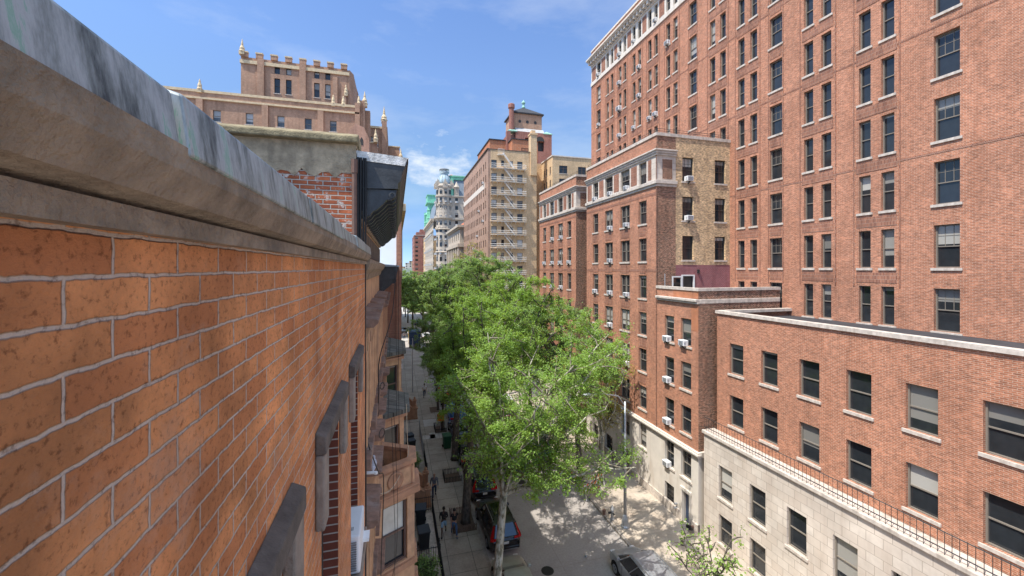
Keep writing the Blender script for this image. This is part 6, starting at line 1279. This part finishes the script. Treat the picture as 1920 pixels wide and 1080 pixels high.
# ------------------------------------------------------------------ people
def skin_obj(name, pts, edges, mat, parent, root=0, levels=1):
    me = bpy.data.meshes.new(name); me.from_pydata([p[:3] for p in pts], edges, []); me.materials.append(M[mat]); o = bpy.data.objects.new(name, me); COL.objects.link(o); o.parent = parent
    md = o.modifiers.new('skin', 'SKIN'); md.use_smooth_shade = True
    sv = me.skin_vertices[0].data
    for i, p in enumerate(pts): r = p[3]; sv[i].radius = (r, p[4] if len(p) > 4 else r); sv[i].use_root = (i == root)
    s = o.modifiers.new('subsurf', 'SUBSURF'); s.levels = levels; s.render_levels = levels; return o
def person(label, loc, rz, top, bottom, skin, shorts=False, phase=1, shoes='cloth_black', sleeve=False, hold=False, bald=False, sc=1.0):
    r = thing('person', label, 'person', (0, 0, 0)); p = phase; f = .20 * p
    #            pelvis 0, waist 1, chest 2, neck 3, head base 4, head mid 5, head top 6
    J = [(0, 0, .94, .13, .10), (0, 0, 1.10, .125, .09), (0, .01, 1.34, .155, .10), (0, .01, 1.47, .055), (0, .03, 1.56, .062, .07), (0, .035, 1.65, .075, .092), (0, .03, 1.73, .06, .075)]
    E = [(0, 1), (1, 2), (2, 3), (3, 4), (4, 5), (5, 6)]
    leg = {}
    for s in (-1, 1):
        q = f * s; i = len(J); kz_ = .52; J += [(s * .095, 0, .88, .088), (s * .10, q * .75 + .05, kz_, .058), (s * .10, q * 1.5 - (.10 if q < 0 else 0), .11 + (.05 if q < 0 else 0), .038), (s * .105, q * 1.5 + .10 - (.10 if q < 0 else 0), .05 + (.02 if q < 0 else 0), .035)]; E += [(0, i), (i, i + 1), (i + 1, i + 2), (i + 2, i + 3)]; leg[s] = i
    arm = {}
    for s in (-1, 1):
        q = -f * s; i = len(J); bend = hold and s == -1
        if bend: A = [(s * .19, .01, 1.40, .05), (s * .235, .02, 1.15, .038), (s * .12, .22, 1.22, .026), (s * .07, .27, 1.27, .03, .02)]
        else: A = [(s * .19, .01, 1.40, .05), (s * .245, q * .5, 1.13, .038), (s * .26, q * 1.0 + .06, .90, .026), (s * .26, q * 1.15 + .08, .82, .03, .018)]
        J += A; E += [(2, i), (i, i + 1), (i + 1, i + 2), (i + 2, i + 3)]; arm[s] = i
        w = Vector(A[3][:3]); d = (Vector(A[3][:3]) - Vector(A[2][:3])).normalized()
        for k in range(5):
            a = len(J); off = Vector((0, (k - 1.5) * .019, 0)); L = (.06, .075, .082, .075, .058)[k] if k else .055; dd = d if k else (d * .5 + Vector((0, .8, 0))).normalized()
            m1 = w + off + dd * L * .5; m2 = w + off + dd * L + Vector((-s * .012, 0, 0)); J += [(*m1, .0095), (*m2, .008)]; E += [(i + 3, a), (a, a + 1)]
    skin_obj('body', J, E, skin, r, 0, 1)
    a = arm; ex = 1.0
    T = [(0, 0, .93, .15, .115), (0, 0, 1.12, .145, .11), (0, .01, 1.33, .175, .12), (0, .01, 1.44, .09, .08)]; TE = [(0, 1), (1, 2), (2, 3)]
    for s in (-1, 1):
        i = len(T); sh, el, wr = J[a[s]], J[a[s] + 1], J[a[s] + 2]; T += [(*sh[:3], .068), tuple((sh[k] + el[k]) / 2 for k in range(3)) + (.06,)]; TE += [(2, i), (i, i + 1)]
        if sleeve: T += [(*el[:3], .052), tuple(el[k] + (wr[k] - el[k]) * .85 for k in range(3)) + (.042,)]; TE += [(i + 1, i + 2), (i + 2, i + 3)]
    skin_obj('shirt', T, TE, top, r, 0, 1)
    B = [(0, 0, 1.0, .14, .11), (0, 0, .90, .145, .12)]; BE = [(0, 1)]
    for s in (-1, 1):
        i = len(B); h0, k0, an0 = J[leg[s]], J[leg[s] + 1], J[leg[s] + 2]; B += [(h0[0], h0[1], .84, .10), (*k0[:3], .075 if not shorts else .095)]; BE += [(1, i), (i, i + 1)]
        if not shorts: B += [(an0[0], an0[1], an0[2] + .02, .058)]; BE += [(i + 1, i + 2)]
    skin_obj('trousers' if not shorts else 'shorts', B, BE, bottom, r, 1, 1)
    for s in (-1, 1):
        an0 = J[leg[s] + 2]; b = MB().lathe([(.045, 0), (.052, .03), (.048, .07), (.03, .11)], (an0[0], an0[1] + .05, an0[2] - .11), 10, sx=.9, sy=2.4); b.build('shoe', shoes, r, smooth=True)
    if not bald: MB().lathe([(.088, -.03), (.094, .03), (.085, .08), (.05, .115), (.01, .125)], (0, .01, 1.665), 12, sy=1.12).build('hair', 'hair', r, smooth=True)
    fc = MB(); fc.prism([(-.012, .115, 1.60), (.012, .115, 1.60), (0, .112, 1.655)], (0, .03, -.004)); fc.build('nose', skin, r)
    for s in (-1, 1): MB().lathe([(.012, 0), (.008, .012)], (s * .032, .118, 1.655), 6).build('eye', 'cloth_black', r); MB().lathe([(.012, -.025), (.018, 0), (.012, .025)], (s * .088, .02, 1.64), 6, sy=1.3).build('ear', skin, r)
    MB().box(-.024, .024, .108, .119, 1.575, 1.583).build('mouth', 'pipe_brown', r)
    if hold: MB().box(-.09, -.02, .275, .30, 1.26, 1.39).build('phone', 'cloth_black', r)
    r.location = loc; r.rotation_euler.z = rz; r.scale = (sc,) * 3; return r
person('person in black jacket and pale blue shorts looking at a phone while walking', (2.92, 26.0, .15), R(170), 'cloth_black', 'denim_pale', 'skin_dark', True, 1, sleeve=True, hold=True)
person('person in black tee shirt and blue jeans walking beside the tree guard', (3.55, 25.75, .15), R(185), 'cloth_black', 'denim', 'skin_tan', False, -1, shoes='cloth_grey', sc=.96)
person('person in grey shirt and dark jeans walking alone past the stoop', (2.72, 30.4, .15), R(176), 'cloth_grey', 'denim_dark', 'skin_tan', False, 1, sleeve=True, bald=True, sc=1.03)
person('distant person in white shirt walking on the pavement past the tall stoop', (3.6, 54.5, .15), R(180), 'cloth_white', 'denim_dark', 'skin_tan', False, 1)
for i, (x, y, mt) in enumerate(((1.9, 100.5, 'cloth_grey'), (2.9, 102, 'cloth_white'), (1.2, 104, 'cloth_black'))):
    person(['distant tiny person in grey at the sunlit crossing', 'distant tiny person in white at the sunlit crossing', 'distant tiny person in black past the sunlit crossing'][i], (x, y, .15), R(180), mt, 'denim_dark', 'skin_tan')
tag(MB().lathe([(.02, -.12), (.05, -.05), (.06, .03), (.03, .1), (.02, .14)], (0, 0, 0), 8).xf(0, Matrix.Translation((10.75, 21.9, .07)) @ Matrix.Rotation(R(70), 4, 'X')).build('pigeon', 'feather', smooth=True), 'small dark pigeon on the sunlit road left of the silver minivan', 'bird')
